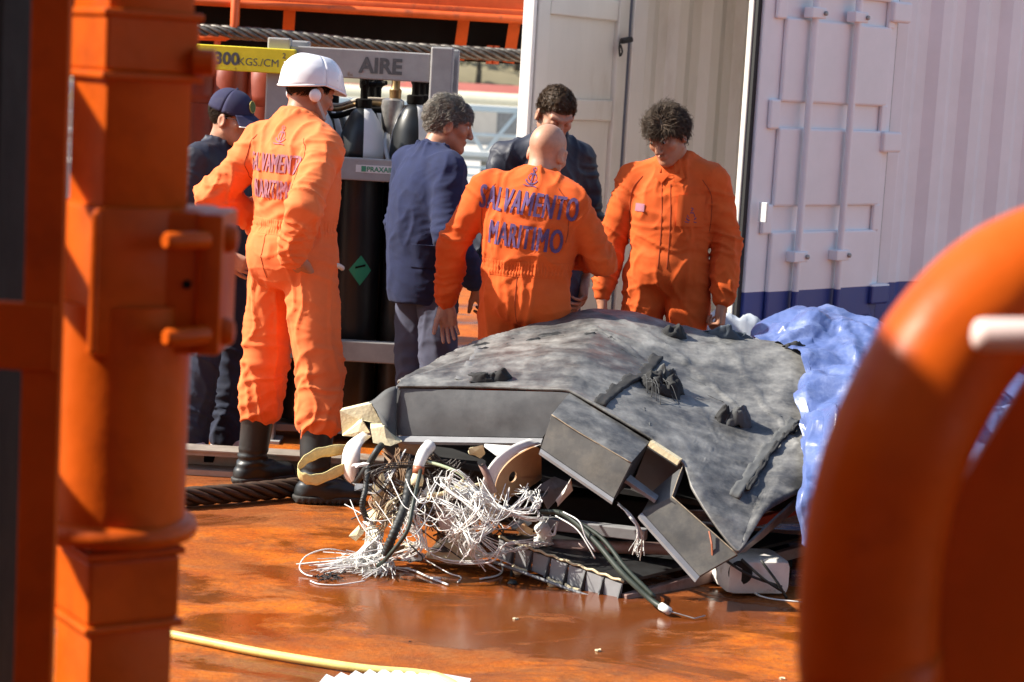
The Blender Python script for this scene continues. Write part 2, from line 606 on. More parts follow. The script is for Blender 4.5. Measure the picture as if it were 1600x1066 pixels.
def deck_material():
    m = bpy.data.materials.new('wet rusty deck')
    m.use_nodes = True
    nt = m.node_tree
    N, L = nt.nodes, nt.links
    b = N['Principled BSDF']
    tc = N.new('ShaderNodeTexCoord')
    def noise(sc, det=8, rough=0.7, stretch=(1, 1, 1), dist=0.0):
        mp = N.new('ShaderNodeMapping')
        mp.inputs['Scale'].default_value = stretch
        L.new(tc.outputs['Object'], mp.inputs[0])
        n = N.new('ShaderNodeTexNoise')
        n.inputs['Scale'].default_value = sc
        n.inputs['Detail'].default_value = det
        n.inputs['Roughness'].default_value = rough
        n.inputs['Distortion'].default_value = dist
        L.new(mp.outputs[0], n.inputs[0])
        return n.outputs[0]
    def rng(x, a, b_, c, d):
        r_ = N.new('ShaderNodeMapRange')
        r_.inputs[1].default_value, r_.inputs[2].default_value = a, b_
        r_.inputs[3].default_value, r_.inputs[4].default_value = c, d
        L.new(x, r_.inputs[0])
        return r_.outputs[0]
    def mix(f, A, B):
        q = N.new('ShaderNodeMix')
        q.data_type = 'RGBA'
        if isinstance(f, float):
            q.inputs[0].default_value = f
        else:
            L.new(f, q.inputs[0])
        for s, v in (('A', A), ('B', B)):
            if isinstance(v, tuple):
                q.inputs[s].default_value = (*v, 1)
            else:
                L.new(v, q.inputs[s])
        return q.outputs['Result']
    def math_(op, a, b_):
        q = N.new('ShaderNodeMath')
        q.operation = op
        for i, v in enumerate((a, b_)):
            if isinstance(v, (int, float)):
                q.inputs[i].default_value = v
            else:
                L.new(v, q.inputs[i])
        return q.outputs[0]
    big = noise(0.9, 6, 0.6, (1, 1.3, 1), 0.6)
    mid = noise(5.5, 10, 0.75, (1, 1.1, 1), 0.3)
    fine = noise(60, 4, 0.6)
    grit = noise(230, 2, 0.5)
    c = mix(rng(mid, .38, .62, 0, 1), (0.58, 0.155, 0.012), (0.42, 0.088, 0.008))
    c = mix(rng(big, .48, .60, 0, .8), c, (0.20, 0.062, 0.022))
    c = mix(rng(noise(1.9, 10, 0.78, (1, 1.2, 1)), .54, .64, 0, .75), c, (0.12, 0.050, 0.024))
    c = mix(rng(noise(2.6, 10, 0.8, (1, 1.4, 1), 0.8), .50, .60, 0, .55), c, (0.34, 0.135, 0.045))
    c = mix(rng(noise(7, 6, 0.7), .62, .68, 0, .6), c, (0.56, 0.19, 0.05))
    c = mix(rng(fine, .35, .7, 0, .5), c, (0.14, 0.042, 0.012))
    sp = rng(grit, .74, .80, 0, .35)
    c = mix(sp, c, (0.55, 0.42, 0.30))
    # the centre strip where the wreck drained is darker and wet
    L.new(c, b.inputs['Base Color'])
    wet = noise(2.1, 9, 0.66, (0.8, 1.5, 1), 0.6)
    gm = N.new('ShaderNodeMapping')
    gm.inputs['Location'].default_value = (-.35 / 2.0, -6.85 / 1.15, 0)
    gm.inputs['Scale'].default_value = (1 / 2.0, 1 / 1.15, 1)
    L.new(tc.outputs['Object'], gm.inputs[0])
    gr = N.new('ShaderNodeTexGradient')
    gr.gradient_type = 'SPHERICAL'
    L.new(gm.outputs[0], gr.inputs[0])
    wetm = rng(math_('ADD', wet, math_('MULTIPLY', gr.outputs['Fac'], .20)), .53, .63, 0, 1)
    c = mix(math_('MULTIPLY', wetm, .70), c, (0.105, 0.026, 0.006))
    L.new(c, b.inputs['Base Color'])
    rg = math_('SUBTRACT', rng(fine, .3, .7, .52, .72), math_('MULTIPLY', wetm, .56))
    L.new(math_('MAXIMUM', rg, 0.05), b.inputs['Roughness'])
    L.new(rng(wetm, 0, 1, .12, .55), b.inputs['Specular IOR Level'])
    bp = N.new('ShaderNodeBump')
    bp.inputs['Distance'].default_value = 0.009
    L.new(math_('SUBTRACT', 0.55, math_('MULTIPLY', wetm, 0.47)), bp.inputs['Strength'])
    hgt = math_('ADD', math_('MULTIPLY', fine, 0.5), math_('ADD', math_('MULTIPLY', grit, 0.35), mid))
    L.new(hgt, bp.inputs['Height'])
    L.new(bp.outputs[0], b.inputs['Normal'])
    return m

# ================================================================== deck, water, quay
def sheet(name, x0, x1, y0, y1, z, th, material, nx=1, ny=1, amp=0, sc=1.0):
    xs = np.linspace(x0, x1, nx + 1)
    ys = np.linspace(y0, y1, ny + 1)
    rows = []
    for y in ys:
        p = np.stack([xs * sc, np.full(nx + 1, y) * sc, np.zeros(nx + 1)], 1)
        zz = z + amp * (pnoise(p) if amp else 0)
        rows.append([(a, y, b if amp else z) for a, b in zip(xs, np.broadcast_to(zz, xs.shape))])
    o = MB().grid(rows, th=th).build(name, material, smooth=amp > 0)
    o['kind'] = 'structure'
    return o

deck = sheet('deck', -9, 14, -4, 18.5, 0, 0.25, deck_material(), 160, 150, 0.004, 1.3)
hull = MB().box((2.5, 7.25, -1.9), (23, 22.5, 3.2)).build('hull', ORANGE_PAINT)
hull['kind'] = 'structure'
WATER = mat('harbour water', (0.05, 0.12, 0.17), 0.12, var=0.2, scale=0.3, bump=0.5, bscale=0.9, bdist=0.12, rvar=0.03)
sea = sheet('sea', -700, 700, 18, 900, -2.5, 0, WATER)
CONCRETE = mat('pale quay concrete', (0.50, 0.47, 0.42), 0.8, var=0.12, scale=0.6)
quay = MB().box((0, 75, -2.1), (300, 50, 1.5)).build('quay', CONCRETE)
quay['kind'] = 'structure'
HILL = mat('dry hillside', (0.20, 0.17, 0.10), 0.9, var=0.35, scale=0.08)
rows = []
for j in range(40):
    y = 120 + j * 9
    xs = np.linspace(-260, 260, 60)
    pn = pnoise(np.stack([xs * .02, np.full(60, y * .02), np.zeros(60)], 1)) * 9
    zz = -1.2 + 52 * (1 - math.exp(-((y - 120) / 130) ** 2)) + pn * min(1, (y - 120) / 60)
    rows.append([(x, y, z) for x, z in zip(xs, zz)])
hill = MB().grid(rows).build('hillside', HILL, smooth=True)
hill['kind'] = 'structure'
hill_bvh = BVHTree.FromPolygons([v.co for v in hill.data.vertices], [p.vertices for p in hill.data.polygons])

# --- pale pipeline, footbridge truss and railing on the quay, seen between the men
WHITE_METAL = mat('white quay paint', (0.78, 0.76, 0.70), 0.6, var=0.08, scale=2)
def qx(px, py, y):
    return P(px, py, y)
y_ = 60.0
a, b = P(560, 146, y_), P(960, 170, y_)
d = (b - a).normalized()
pl = empty('quay_pipeline', (a + b) / 2 * 1.0, 0, 'thick cream pipeline running along the far quay behind the rack', 'pipeline')
m = MB()
m.tube([(-40, 0, 0), (40, 0, 0)], 0.25, 20)
for x in range(-38, 40, 6):
    m.lathe([(0.29, -.06), (0.29, .06)], (x, 0, 0), 20, Matrix.Rotation(R(90), 3, 'Y'))
m.build('pipe', mat('cream pipe paint', (0.72, 0.66, 0.48), 0.5, var=0.05), pl, angle=40)
hz = pl.location.z + 1.45
for x in range(-36, 40, 8):
    MB().box((x, 0, -hz / 2 - .35), (.4, .5, hz - .6)).build('support', CONCRETE, pl)

tr = empty('truss_footbridge', P(760, 206, 50), 0, 'white lattice footbridge with diagonal braces across the water', 'footbridge')
zt, zb = 0.56, -0.55
for nm, zz, s in (('top_chord', zt, .16), ('bottom_chord', zb, .14), ('handrail', -.08, .08)):
    MB().box((0, 0, zz), (30, s, s), bev=.02).build(nm, WHITE_METAL, tr)
MB().box((0, .7, zb - .12), (30, 1.4, .1)).build('walkway', CONCRETE, tr)
for i in range(-9, 10):
    x0 = i * 1.55
    MB().bar((x0, 0, zb + .07), (x0 + .72, 0, zt - .08), .09, .09).build('brace', WHITE_METAL, tr)
    MB().bar((x0 + .82, 0, zt - .08), (x0 + 1.5, 0, zb + .07), .09, .09).build('brace', WHITE_METAL, tr)
for i in range(-5, 6):
    MB().box((i * 3, .7, -1.3), (.22, .5, 1.3)).build('pile', CONCRETE, tr)

rl = empty('quay_railing', P(760, 290, 49), 0, 'low white railing on the quay edge below the footbridge', 'railing')
for zz in (0.42, 0.22, 0.02):
    MB().box((0, 0, zz), (30, .06, .06)).build('rail', WHITE_METAL, rl)
for i in range(-30, 31):
    MB().box((i * .5, 0, .22), (.05, .05, .46)).build('post', WHITE_METAL, rl)
MB().box((0, .2, -.45), (30, .7, .88)).build('kerb', CONCRETE, rl)

ROOF = mat('red shed roof', (0.36, 0.10, 0.07), 0.7, var=0.12, scale=1)
for i, (px, w, lab) in enumerate(((725, 6.0, 'low pale shed with rusty red roof far behind the grey-haired man'),
                                  (790, 8.5, 'long low shed with red roof far behind, next to the container door'),
                                  (600, 9.0, 'low shed with red roof far behind the gas cylinders'),
                                  (430, 9.0, 'low shed with red roof far behind the yellow rack bar'))):
    c = P(px, 158, 92)
    sh = empty('quay_shed', (c.x, 92, -1.35), 0.1 * (i % 2), lab, 'shed', 'sheds on the far quay')
    hh = c.z + 1.35 + .15
    MB().box((0, 0, hh / 2), (w, 5, hh)).build('wall', mat('pale shed wall', (0.62, 0.56, 0.48), 0.8, scale=1), sh)
    MB().slab([(-w / 2 - .2, -2.8, hh), (w / 2 + .2, -2.8, hh), (w / 2 + .2, 0, hh + .55), (-w / 2 - .2, 0, hh + .55)], .1).slab([(w / 2 + .2, 2.8, hh), (-w / 2 - .2, 2.8, hh), (-w / 2 - .2, .004, hh + .55), (w / 2 + .2, .004, hh + .55)], .1).build('roof', ROOF, sh)
    for k in range(3):
        MB().box((-w / 3 + k * w / 3, -2.53, hh * .5), (.9, .06, .9)).build('window', mat('dusty window', (.22, .22, .22), .3), sh)

# --- trees on the hillside
BARK = mat('grey bark', (0.10, 0.08, 0.06), 0.9)
LEAVES = [mat('olive foliage', (0.10, 0.115, 0.045), 0.75, var=0.4, scale=3), mat('dusty foliage', (0.15, 0.145, 0.075), 0.8, var=0.4, scale=3), mat('dark pine foliage', (0.06, 0.08, 0.035), 0.75, var=0.4, scale=3)]
def tree_proto(seed, mtl):
    rg = np.random.default_rng(seed)
    t = empty('hillside_tree')
    MB().tube([(0, 0, -.6), (.1, 0, 1.2), (.0, .1, 3.2)], [.28, .2, .1], 7).build('trunk', BARK, t, smooth=True)
    n = 900
    cl = rg.normal(size=(14, 3)) * (1.35, 1.35, .75) + (0, 0, 3.6)
    c = cl[rg.integers(0, 14, n)] + rg.normal(size=(n, 3)) * .42
    m = MB()
    for q in c:
        u = rg.normal(size=3)
        u /= np.linalg.norm(u)
        w = np.cross(u, rg.normal(size=3))
        w /= np.linalg.norm(w) + 1e-9
        s = .16 + .14 * rg.random()
        m.add([q - u * s, q + w * s * .6, q + u * s, q - w * s * .6], [(0, 1, 2, 3)])
    m.build('crown', mtl, t)
    return t
protos = [tree_proto(11 + i, LEAVES[i]) for i in range(3)]
kinds = ('olive green', 'dusty grey-green', 'dark green')
spots = []
rg = np.random.default_rng(5)
for row, (yy, n) in enumerate(((150, 5), (172, 5), (195, 5), (220, 5), (250, 5))):
    for k in range(n):
        px = 640 + (k + .5 + rg.uniform(-.3, .3)) * 44 + (22 if row % 2 else 0)
        spots.append((px, yy + rg.uniform(-6, 6), rg.uniform(.9, 1.5), row, k))
first = [True] * 3
for i, (px, yy, s, row, k) in enumerate(spots):
    x = P(px, 110, yy).x
    hit = hill_bvh.ray_cast(Vector((x, yy, 200)), Vector((0, 0, -1)))[0]
    if hit is None:
        continue
    q = int(rg.integers(0, 3))
    t = protos[q] if first[q] else copy_tree(protos[q])
    first[q] = False
    t.location = hit
    t.scale = (s, s, s)
    t.rotation_euler = (0, 0, rg.uniform(0, 6.28))
    tag(t, '%s tree on the hillside behind the harbour' % kinds[q], 'tree', '%s trees on the hillside' % kinds[q])

# ================================================================== overhead orange gantry beam with wire rope, behind the racks
GY = 13.6
ga, gb = P(200, -8, GY), P(905, 30, GY)     # lower edge of the orange plate
gz = (ga.z + gb.z) / 2
gx0, gx1 = ga.x - 1.5, gb.x
gan = empty('gantry_beam', ((gx0 + gx1) / 2, GY, 0), 0, 'orange steel gantry beam over the gas cylinder racks', 'gantry')
L_ = gx1 - gx0
MB().box((0, 0, gz + .42), (L_, .5, .80), bev=.015).build('girder', ORANGE_PAINT2, gan)
MB().box((0, -.29, gz + .0), (L_, .07, .07), bev=.02).tube([(-L_ / 2, -.36, gz - .03), (L_ / 2, -.36, gz - .03)], .028, 10).build('lower_rail', ORANGE_PAINT2, gan, angle=40)
MB().box((0, .1, gz - .165), (L_, .30, .29), bev=.03).build('recess_shade', RECESS_SHADE, gan)  # black box stands in for the shaded recess below the girder
for px in (455, 722, 800, 868):
    x = P(px, 50, GY).x - (gx0 + gx1) / 2
    MB().bar((x + .02, -.30, gz - .02), (x - .01, -.10, gz - .30), .075, .02, up=(0, 1, 0)).build('strut', ORANGE_PAINT2, gan)
for px in (345, 768, 778):
    x = P(px, 40, GY).x - (gx0 + gx1) / 2
    MB().tube([(x, -.12, gz - .20), (x, -.12, gz - .32)], .022, 8).build('pin', ORANGE_PAINT2, gan, angle=40)
hx = P(377, 20, GY).x - (gx0 + gx1) / 2
MB().tube([(hx + .02, -.42, gz + .6), (hx + .02, -.42, gz - .16), (hx + .01, -.42, gz - .225), (hx - .04, -.42, gz - .245), (hx - .22, -.42, gz - .25)], .03, 10).build('rope_guide', ORANGE_PAINT2, gan, smooth=True)
for x in (-L_ / 2 + .15, L_ / 2 - .2):
    MB().box((x, .1, gz / 2 - .2), (.26, .26, gz - .4), bev=.02).build('column', ORANGE_PAINT2, gan)

def wire_rope(path, rad, strands, pitch, name, m_strand, m_core, parent, seg):
    pth = catmull(path, seg)
    core = MB().tube(pth, rad * .55, 8)
    core.build('core', m_core, parent, smooth=True)
    # frames
    L = [0]
    for i in range(1, len(pth)):
        L.append(L[-1] + (pth[i] - pth[i - 1]).length)
    for s in range(strands):
        pts = []
        t0 = (pth[1] - pth[0]).normalized()
        x = t0.cross(Vector((0, 0, 1))).normalized()
        for i, p in enumerate(pth):
            t = (pth[min(i + 1, len(pth) - 1)] - pth[max(i - 1, 0)]).normalized()
            x = (x - t * x.dot(t)).normalized()
            y = t.cross(x)
            a = 2 * math.pi * (s / strands + L[i] / pitch)
            pts.append(p + (x * math.cos(a) + y * math.sin(a)) * rad * .66)
        MB().tube(pts, rad * .31, 6).build('strand', m_strand, parent, smooth=True)

wr = empty('wire_rope', (0, 0, 0), 0, 'thick grey twisted steel wire rope stretched below the orange gantry', 'wire rope')
wire_rope([P(240, 44, GY - .42), P(420, 55, GY - .42), P(600, 74, GY - .42), P(790, 86, GY - .42), P(880, 92, GY - .42)], 0.047, 6, .42, 'wire_rope', STEEL_WIRE, WIRE_CORE, wr, 260)

dr = empty('deck_rope', (0, 0, 0), 0, 'dark brown thick wire rope lying on the deck by the black boots', 'wire rope')
y0r = 8.95
def GR(px, py, z):
    return G(px, py, z)
wire_rope([GR(120, 786, .045), GR(310, 775, .045), GR(430, 765, .045), GR(500, 757, .045), GR(600, 749, .045), GR(720, 744, .045)], 0.043, 6, .40, 'deck_rope', RUST_WIRE, WIRE_CORE, dr, 200)

# ================================================================== grey channel beam lying behind the boots
ALU = mat('weathered aluminium', (0.42, 0.36, 0.30), 0.45, metal=0.35, var=0.2, scale=9, col2=(0.30, 0.13, 0.05), mix_scale=4, mix_lo=0.55, mix_hi=0.7)
ca, cb = G(120, 750), G(720, 770)
ch = empty('channel_beam', ((ca.x + cb.x) / 2, G(345, 748).y + .12, 0), 0, 'weathered metal channel beam lying on deck behind the left black boot', 'metal beam')
Lc = cb.x - ca.x
rowp = []
MB().box((0, 0, .012), (Lc, .16, .024)).box((0, .0, .098), (Lc, .16, .02)).box((0, .06, .055), (Lc, .025, .066)).build('channel', ALU, ch)
MB().box((0, -.04, .111), (Lc, .10, .006)).build('lip', ALU, ch)
for px in (313, 640):
    x = G(px, 750).x - (ca.x + cb.x) / 2
    MB().slab([(x - .02, .045, .035), (x + .02, .045, .035), (x + .028, .045, .06), (x + .02, .045, .083), (x - .022, .045, .083)], .004, nrm=(0, -1, 0)).build('slot', DARK_STEEL, ch)

# ================================================================== gas cylinder racks
RY = 9.65
def rz(px, py):
    return P(px, py, RY).z
BLK_CYL = mat('black cylinder paint', (0.010, 0.011, 0.012), 0.38, var=0.3, scale=6, rvar=.06)
WHT_CYL = mat('white cylinder paint', (0.74, 0.74, 0.74), 0.45, var=0.06, scale=8)
RED_CYL = mat('red brown cylinder paint', (0.24, 0.035, 0.012), 0.45, var=0.2, scale=7)
BRASS = mat('dull brass', (0.30, 0.19, 0.08), 0.45, metal=0.7, var=0.25, scale=40)
VALVE = mat('grey valve metal', (0.32, 0.31, 0.30), 0.4, metal=0.6, var=0.2, scale=40)

def cylinder_proto(red=False):
    t = empty('gas_cylinder')
    up = .24 if red else 0
    body = [(.03, 0.02), (.10, .022), (.114, .05), (.114, 1.28 + up)]
    MB().lathe(body, n=28).build('body', RED_CYL if red else BLK_CYL, t, angle=50)
    sh = [(r_, z_ + up) for r_, z_ in [(.1135, 1.281), (.111, 1.33), (.101, 1.40), (.083, 1.46), (.058, 1.505), (.036, 1.53)]]
    MB().lathe(sh, n=32, sector=lambda f: (int(f * 4 + .12) % 2)).build('shoulder', [RED_CYL, RED_CYL] if red else [BLK_CYL, WHT_CYL], t, smooth=True)
    if red:
        return t
    MB().lathe([(.037, 1.531), (.04, 1.54), (.04, 1.57), (.03, 1.575)], n=16).build('neck_ring', DARK_STEEL, t, angle=40)
    v = MB().lathe([(.018, 1.575), (.018, 1.62), (.024, 1.63), (.024, 1.67), (.012, 1.675), (.012, 1.70)], n=12)
    v.tube([(-.0, 0, 1.64), (.055, 0, 1.645)], .013, 8).tube([(0, 0, 1.65), (-.01, -.05, 1.65)], .012, 8)
    v.build('valve', DARK_STEEL, t, angle=40)
    MB().lathe([(.01, 1.70), (.036, 1.703), (.036, 1.722), (.01, 1.726)], n=10).build('hand_wheel', BRASS, t, angle=40)
    return t

rx = lambda px: P(px, 250, RY).x
rack = empty('air_cylinder_rack', (rx(560), RY, 0), 0, 'grey steel rack stencilled AIRE holding black and white gas cylinders', 'cylinder rack')
X0, X1 = rx(430) - rx(560), rx(683) - rx(560)
DEP = .82
zt = rz(590, 102)
zm = rz(560, 264)
zl = rz(560, 548)
for x in (X0, X1):
    for y in (0, DEP):
        MB().box((x, y, (zt + .10) / 2), (.105, .10, zt + .10), bev=.008).build('post', GREY_PAINT, rack)
        MB().box((x, y, .008), (.17, .17, .016)).build('foot_plate', GREY_PAINT, rack)
W = X1 - X0 - .105
for nm, zz, hh in (('top_bar', zt, .135), ('middle_bar', zm, .105), ('lower_bar', zl, .10)):
    for y in (-.012, DEP + .01):
        if nm == 'top_bar' and y > 0:
            continue
        MB().box(((X0 + X1) / 2, y, zz), (W, .055, hh), bev=.006).build(nm, GREY_PAINT, rack)
    for x in (X0, X1):
        MB().box((x + .004, DEP / 2, zz), (.05, DEP - .1, hh), bev=.006).build(nm, GREY_PAINT, rack)
MB().box(((X0 + X1) / 2, DEP / 2, .06), (W + .02, DEP - .11, .03)).build('base_plate', GREY_PAINT, rack)
xt = rx(589) - rx(560)
flat_text('lettering', 'AIRE', .098, (xt, -.0395, zt - .036), (1, 0, 0), (0, 0, 1), STENCIL, rack, bold=.0035)
# stickers on the middle bar
def sticker(x, z, w, h, colr, par, y=-.0395, nm='sticker'):
    return MB().box((x, y - .001, z), (w, .002, h)).build(nm, colr, par)
STK_W = mat('white sticker', (0.75, 0.74, 0.72), 0.5, var=0.05)
STK_G = mat('green print', (0.06, 0.30, 0.17), 0.5, var=0.05)
xs = rx(592) - rx(560)
s1 = sticker(xs, zm + .004, .155, .036, STK_W, rack)
MB().box((xs - .066, -.0425, zm + .004), (.022, .001, .026)).build('print', STK_G, s1)
flat_text('print', 'PRAXAIR', .032, (xs + .012, -.0415, zm - .007), (1, 0, 0), (0, 0, 1), STK_G, s1, bold=.0009, lift=.001)
sticker(rx(562) - rx(560), zm + .004, .026, .034, STK_W, rack)
sticker(rx(514) - rx(560), zm + .012, .04, .075, STK_W, rack)
sticker(rx(632) - rx(560), zm + .004, .06, .05, STK_W, rack)
cyl = cylinder_proto()
n_c = 0
for j, y in enumerate((.16, .40, .64)):
    for i in range(3):
        if (j, i) == (0, 0):
            c = cyl
        else:
            c = copy_tree(cyl)
        px = (483, 560, 641)[i] + j * 5
        c.location = (rx(px), RY + y, .075)
        c.rotation_euler = (0, 0, (0.35, 0.15, 0.30)[i] + j * .5)
        c.scale = (1, 1, (1.0, 1.0, 1.02)[i])
        side = ('by the rack post', 'in the middle of the rack', 'at the right end of the rack')[i]
        dep = ('front black and white gas cylinder', 'second-row black and white gas cylinder', 'rearmost black and white gas cylinder')[j]
        tag(c, '%s %s' % (dep, side), 'gas cylinder', 'black and white gas cylinders in the rack')
mid_c = [o for o in bpy.data.objects if o.name.startswith('gas_cylinder') and o.get('label', '').startswith('front') and 'middle' in o['label']][0]
dm = P(563, 423, RY + .04)
lx, lz = dm.x - mid_c.location.x, dm.z - .075
qd = MB()
pts = []
for (a, b) in ((0, -.07), (.055, 0), (0, .07), (-.055, 0)):
    pts.append((a, b))
vs = []
fs = []
NN = 9
for iu in range(NN):
    for iv in range(NN):
        s, t = iu / (NN - 1) * 2 - 1, iv / (NN - 1) * 2 - 1
        u_ = (s + t) / 2 * .056
        v_ = (t - s) / 2 * .072
        th = (lx + u_) / .1155
        vs.append((.1155 * math.sin(th), -.1155 * math.cos(th), lz + v_))
for iu in range(NN - 1):
    for iv in range(NN - 1):
        fs.append((iu * NN + iv, (iu + 1) * NN + iv, (iu + 1) * NN + iv + 1, iu * NN + iv + 1))
o = MB().add(vs, fs).build('hazard_label', mat('green hazard label', (0.03, 0.34, 0.17), 0.5, var=0.05), mid_c, smooth=True)
o.rotation_euler = (0, 0, -mid_c.rotation_euler.z)
o2 = MB().add([(.1195 * math.sin((lx + u_) / .1195), -.1195 * math.cos((lx + u_) / .1195), lz + v_ + u_ * .25) for u_ in (-.025, .025) for v_ in (.014, .024)], [(0, 2, 3, 1)]).build('print', DARK_STEEL, o)

# manifold valve with brass handle standing above the front cylinders
vz = P(607, 200, RY + .25)
vm = empty('manifold_valve', (rx(604), RY + .27, rz(604, 205)), 0, 'grey manifold valve with brass T handle and hoses above the cylinders', 'valve')
MB().lathe([(.03, -.02), (.04, .0), (.045, .03), (.05, .10), (.046, .14), (.03, .15)], n=14).build('valve_body', VALVE, vm, angle=40)
MB().lathe([(.024, .15), (.026, .19), (.018, .20), (.018, .25)], (.008, 0, 0), n=12).build('stem', BRASS, vm, angle=40)
MB().bar((-.07, 0, .265), (.085, 0, .245), .028, .014, bev=.004).build('handle', mat('orange worn brass', (0.42, 0.20, 0.05), 0.5, metal=.4), vm)
MB().tube([(.04, 0, .10), (.09, -.01, .10), (.105, -.01, .10)], [.02, .03, .032], 10).build('outlet', BRASS, vm, smooth=True)
MB().tube([(.03, -.03, .04), (.075, -.05, .05)], .02, 10).build('coupling', VALVE, vm, smooth=True)
for k, (pz, r_, mm) in enumerate((((0, .0, 0), .014, DARK_STEEL), ((0, .05, .03), .011, BRASS), ((0, .08, .05), .010, mat('pale hose', (.5, .42, .32), .6)))):
    MB().tube([(-.03, pz[1], .09 + pz[2]), (-.14, pz[1] - .03, .085 + pz[2]), (-.24, pz[1], .05 + pz[2]), (-.36, pz[1], .06 + pz[2]), (-.46, .04, .02)], r_, 8, res=20).build('hose', mm, vm, smooth=True)
MB().tube([(-.02, -.02, -.02), (-.02, -.11, -.07), (.005, -.15, -.15), (.05, -.16, -.26), (.055, -.14, -.36)], .010, 8, res=16).build('white_hose', STK_W, vm, smooth=True)
MB().tube([(-.06, -.03, .03), (-.10, -.06, .025), (-.12, -.06, .028)], [.012, .022, .02], 8).build('fitting', mat('pale brass', (.55, .46, .3), .4, metal=.4), vm, smooth=True)

vm.scale = (1.15, 1.0, 1.0)
# left rack: yellow bar, red brown cylinders
rack2 = empty('oxygen_rack', (rx(380), RY + .02, 0), 0, 'steel rack with yellow top bar marked KGS./CM² behind the capped man', 'cylinder rack')
A0, A1 = rx(268) - rx(380), rx(404) - rx(380)
zy = rz(390, 93)
for x in (A0, A1):
    for y in (.04, DEP):
        if x == A1 and y == .04:
            continue
        MB().box((x, y, zy / 2), (.07, .07, zy), bev=.006).build('post', GREY_PAINT, rack2)
MB().box(((A0 + rx(458) - rx(380)) / 2, -.09, zy), (rx(458) - rx(380) - A0, .05, .115), bev=.005).build('top_bar', YELLOW_PAINT, rack2)
MB().box(((A0 + A1) / 2, -.02, zm - .02), (A1 - A0, .05, .10), bev=.005).build('middle_bar', GREY_PAINT, rack2)
MB().box(((A0 + A1) / 2, -.02, zl - .2), (A1 - A0, .05, .4), bev=.005).build('lower_panel', GREY_PAINT, rack2)
MB().box(((A0 + A1) / 2, DEP / 2, .05), (A1 - A0, DEP - .08, .03)).build('base_plate', GREY_PAINT, rack2)
flat_text('lettering', '300', .078, (rx(353) - rx(380), -.1155, zy - .028), (1, 0, 0), (0, 0, 1), STENCIL, rack2, bold=.003, lift=.002)
flat_text('lettering', 'KGS./CM', .050, (rx(402) - rx(380), -.1155, zy - .028), (1, 0, 0), (0, 0, 1), STENCIL, rack2, bold=0, lift=.002)
flat_text('lettering', '2', .034, (rx(441) - rx(380), -.1155, zy + .014), (1, 0, 0), (0, 0, 1), STENCIL, rack2, bold=.0005, lift=.002)
redc = cylinder_proto(True)
for j, y in enumerate((.18, .45)):
    for i, px in enumerate((300, 348, 405)):
        c = redc if (i, j) == (0, 0) else copy_tree(redc)
        c.location = (rx(px), RY + y, .065)
        tag(c, '%s red-brown gas cylinder under the yellow bar, %s' % (('front', 'rear')[j], ('left end', 'middle', 'right end')[i]), 'gas cylinder', 'red brown gas cylinders')

# ================================================================== shipping container
def paint_scheme(name, top, low, zsplit, rough=.45):
    m = mat(name, top, rough, var=0.06, scale=2.5, bump=0.08, bscale=12, bdist=.004)
    nt = m.node_tree
    N, L = nt.nodes, nt.links
    mixn = [n for n in N if n.type == 'MIX'][0]
    tc = [n for n in N if n.type == 'TEX_COORD'][0]
    sx = N.new('ShaderNodeSeparateXYZ')
    L.new(tc.outputs['Object'], sx.inputs[0])
    lt = N.new('ShaderNodeMath')
    lt.operation = 'LESS_THAN'
    lt.inputs[1].default_value = zsplit
    L.new(sx.outputs[2], lt.inputs[0])
    mixn.inputs['A'].default_value = (*top, 1)
    mixn.inputs['B'].default_value = (*low, 1)
    L.new(lt.outputs[0], mixn.inputs[0])
    return m
CY0 = 11.2
c0 = P(1368, 300, CY0)
zband = P(1360, 443, CY0).z
OUT = paint_scheme('container paint white over blue', (0.86, 0.855, 0.875), (0.035, 0.06, 0.25), zband)
INN = mat('container inner paint', (0.64, 0.62, 0.565), 0.6, var=0.08, scale=2, col2=(0.46, 0.41, 0.34), mix_scale=2.5, mix_lo=0.52, mix_hi=0.8, stretch=(1, 1, .3))
GASKET = mat('black door gasket', (0.02, 0.02, 0.02), 0.7)
con = empty('shipping_container', (c0.x, c0.y, 0), R(35), 'white shipping container with blue lower band and both doors open', 'container')
CL, CW, CH = 6.06, 2.32, 2.60
def corrugated(u0, u1, v, z0, z1, depth, sgn):
    pts = []
    u = u0
    pitch = .278
    pr = [(0, 0), (.072, 0), (.139, 1), (.211, 1), (.278, 0)]
    while u < u1 - 1e-6:
        for a, b in pr[:-1]:
            if u + a < u1:
                pts.append((u + a, b))
        u += pitch
    pts.append((u1, pts[-1][1]))
    rows = [[(a, v + sgn * depth * b, z) for a, b in pts] for z in (z0, z1)]
    return rows
MB().grid(corrugated(.165, CL - .16, .03, .16, CH - .12, .036, 1)).build('side_wall', OUT, con)
MB().grid(corrugated(.165, CL - .16, .036 + .032, .16, CH - .12, .036, 1)[::-1]).build('side_wall_lining', INN, con)
MB().grid(corrugated(.10, CL - .16, CW - .07, .16, CH - .12, .036, 1)).build('far_wall_lining', INN, con)
MB().grid([[p for p in r_] for r_ in corrugated(.10, CL - .16, CW - .03, .16, CH - .12, .036, 1)][::-1]).build('far_wall', OUT, con)
for (u, v) in ((0.08, .08), (CL - .08, .08), (CL - .08, CW - .08)):
    MB().box((u, v, CH / 2), (.165, .16, CH), bev=.012).build('corner_post', OUT, con)
MB().box((.03, CW - .06, CH / 2), (.12, .12, CH), bev=.01).build('corner_post', INN, con)
MB().box((CL - .05, CW / 2, CH / 2), (.05, CW - .33, CH - .1)).build('end_wall', INN, con)
MB().box((CL / 2, CW / 2, CH - .02), (CL - .33, CW - .33, .04)).build('roof', OUT, con)
MB().box((CL / 2, .07, CH - .06), (CL - .34, .10, .12)).box((CL / 2, CW - .07, CH - .06), (CL - .34, .10, .12)).build('top_rail', OUT, con)
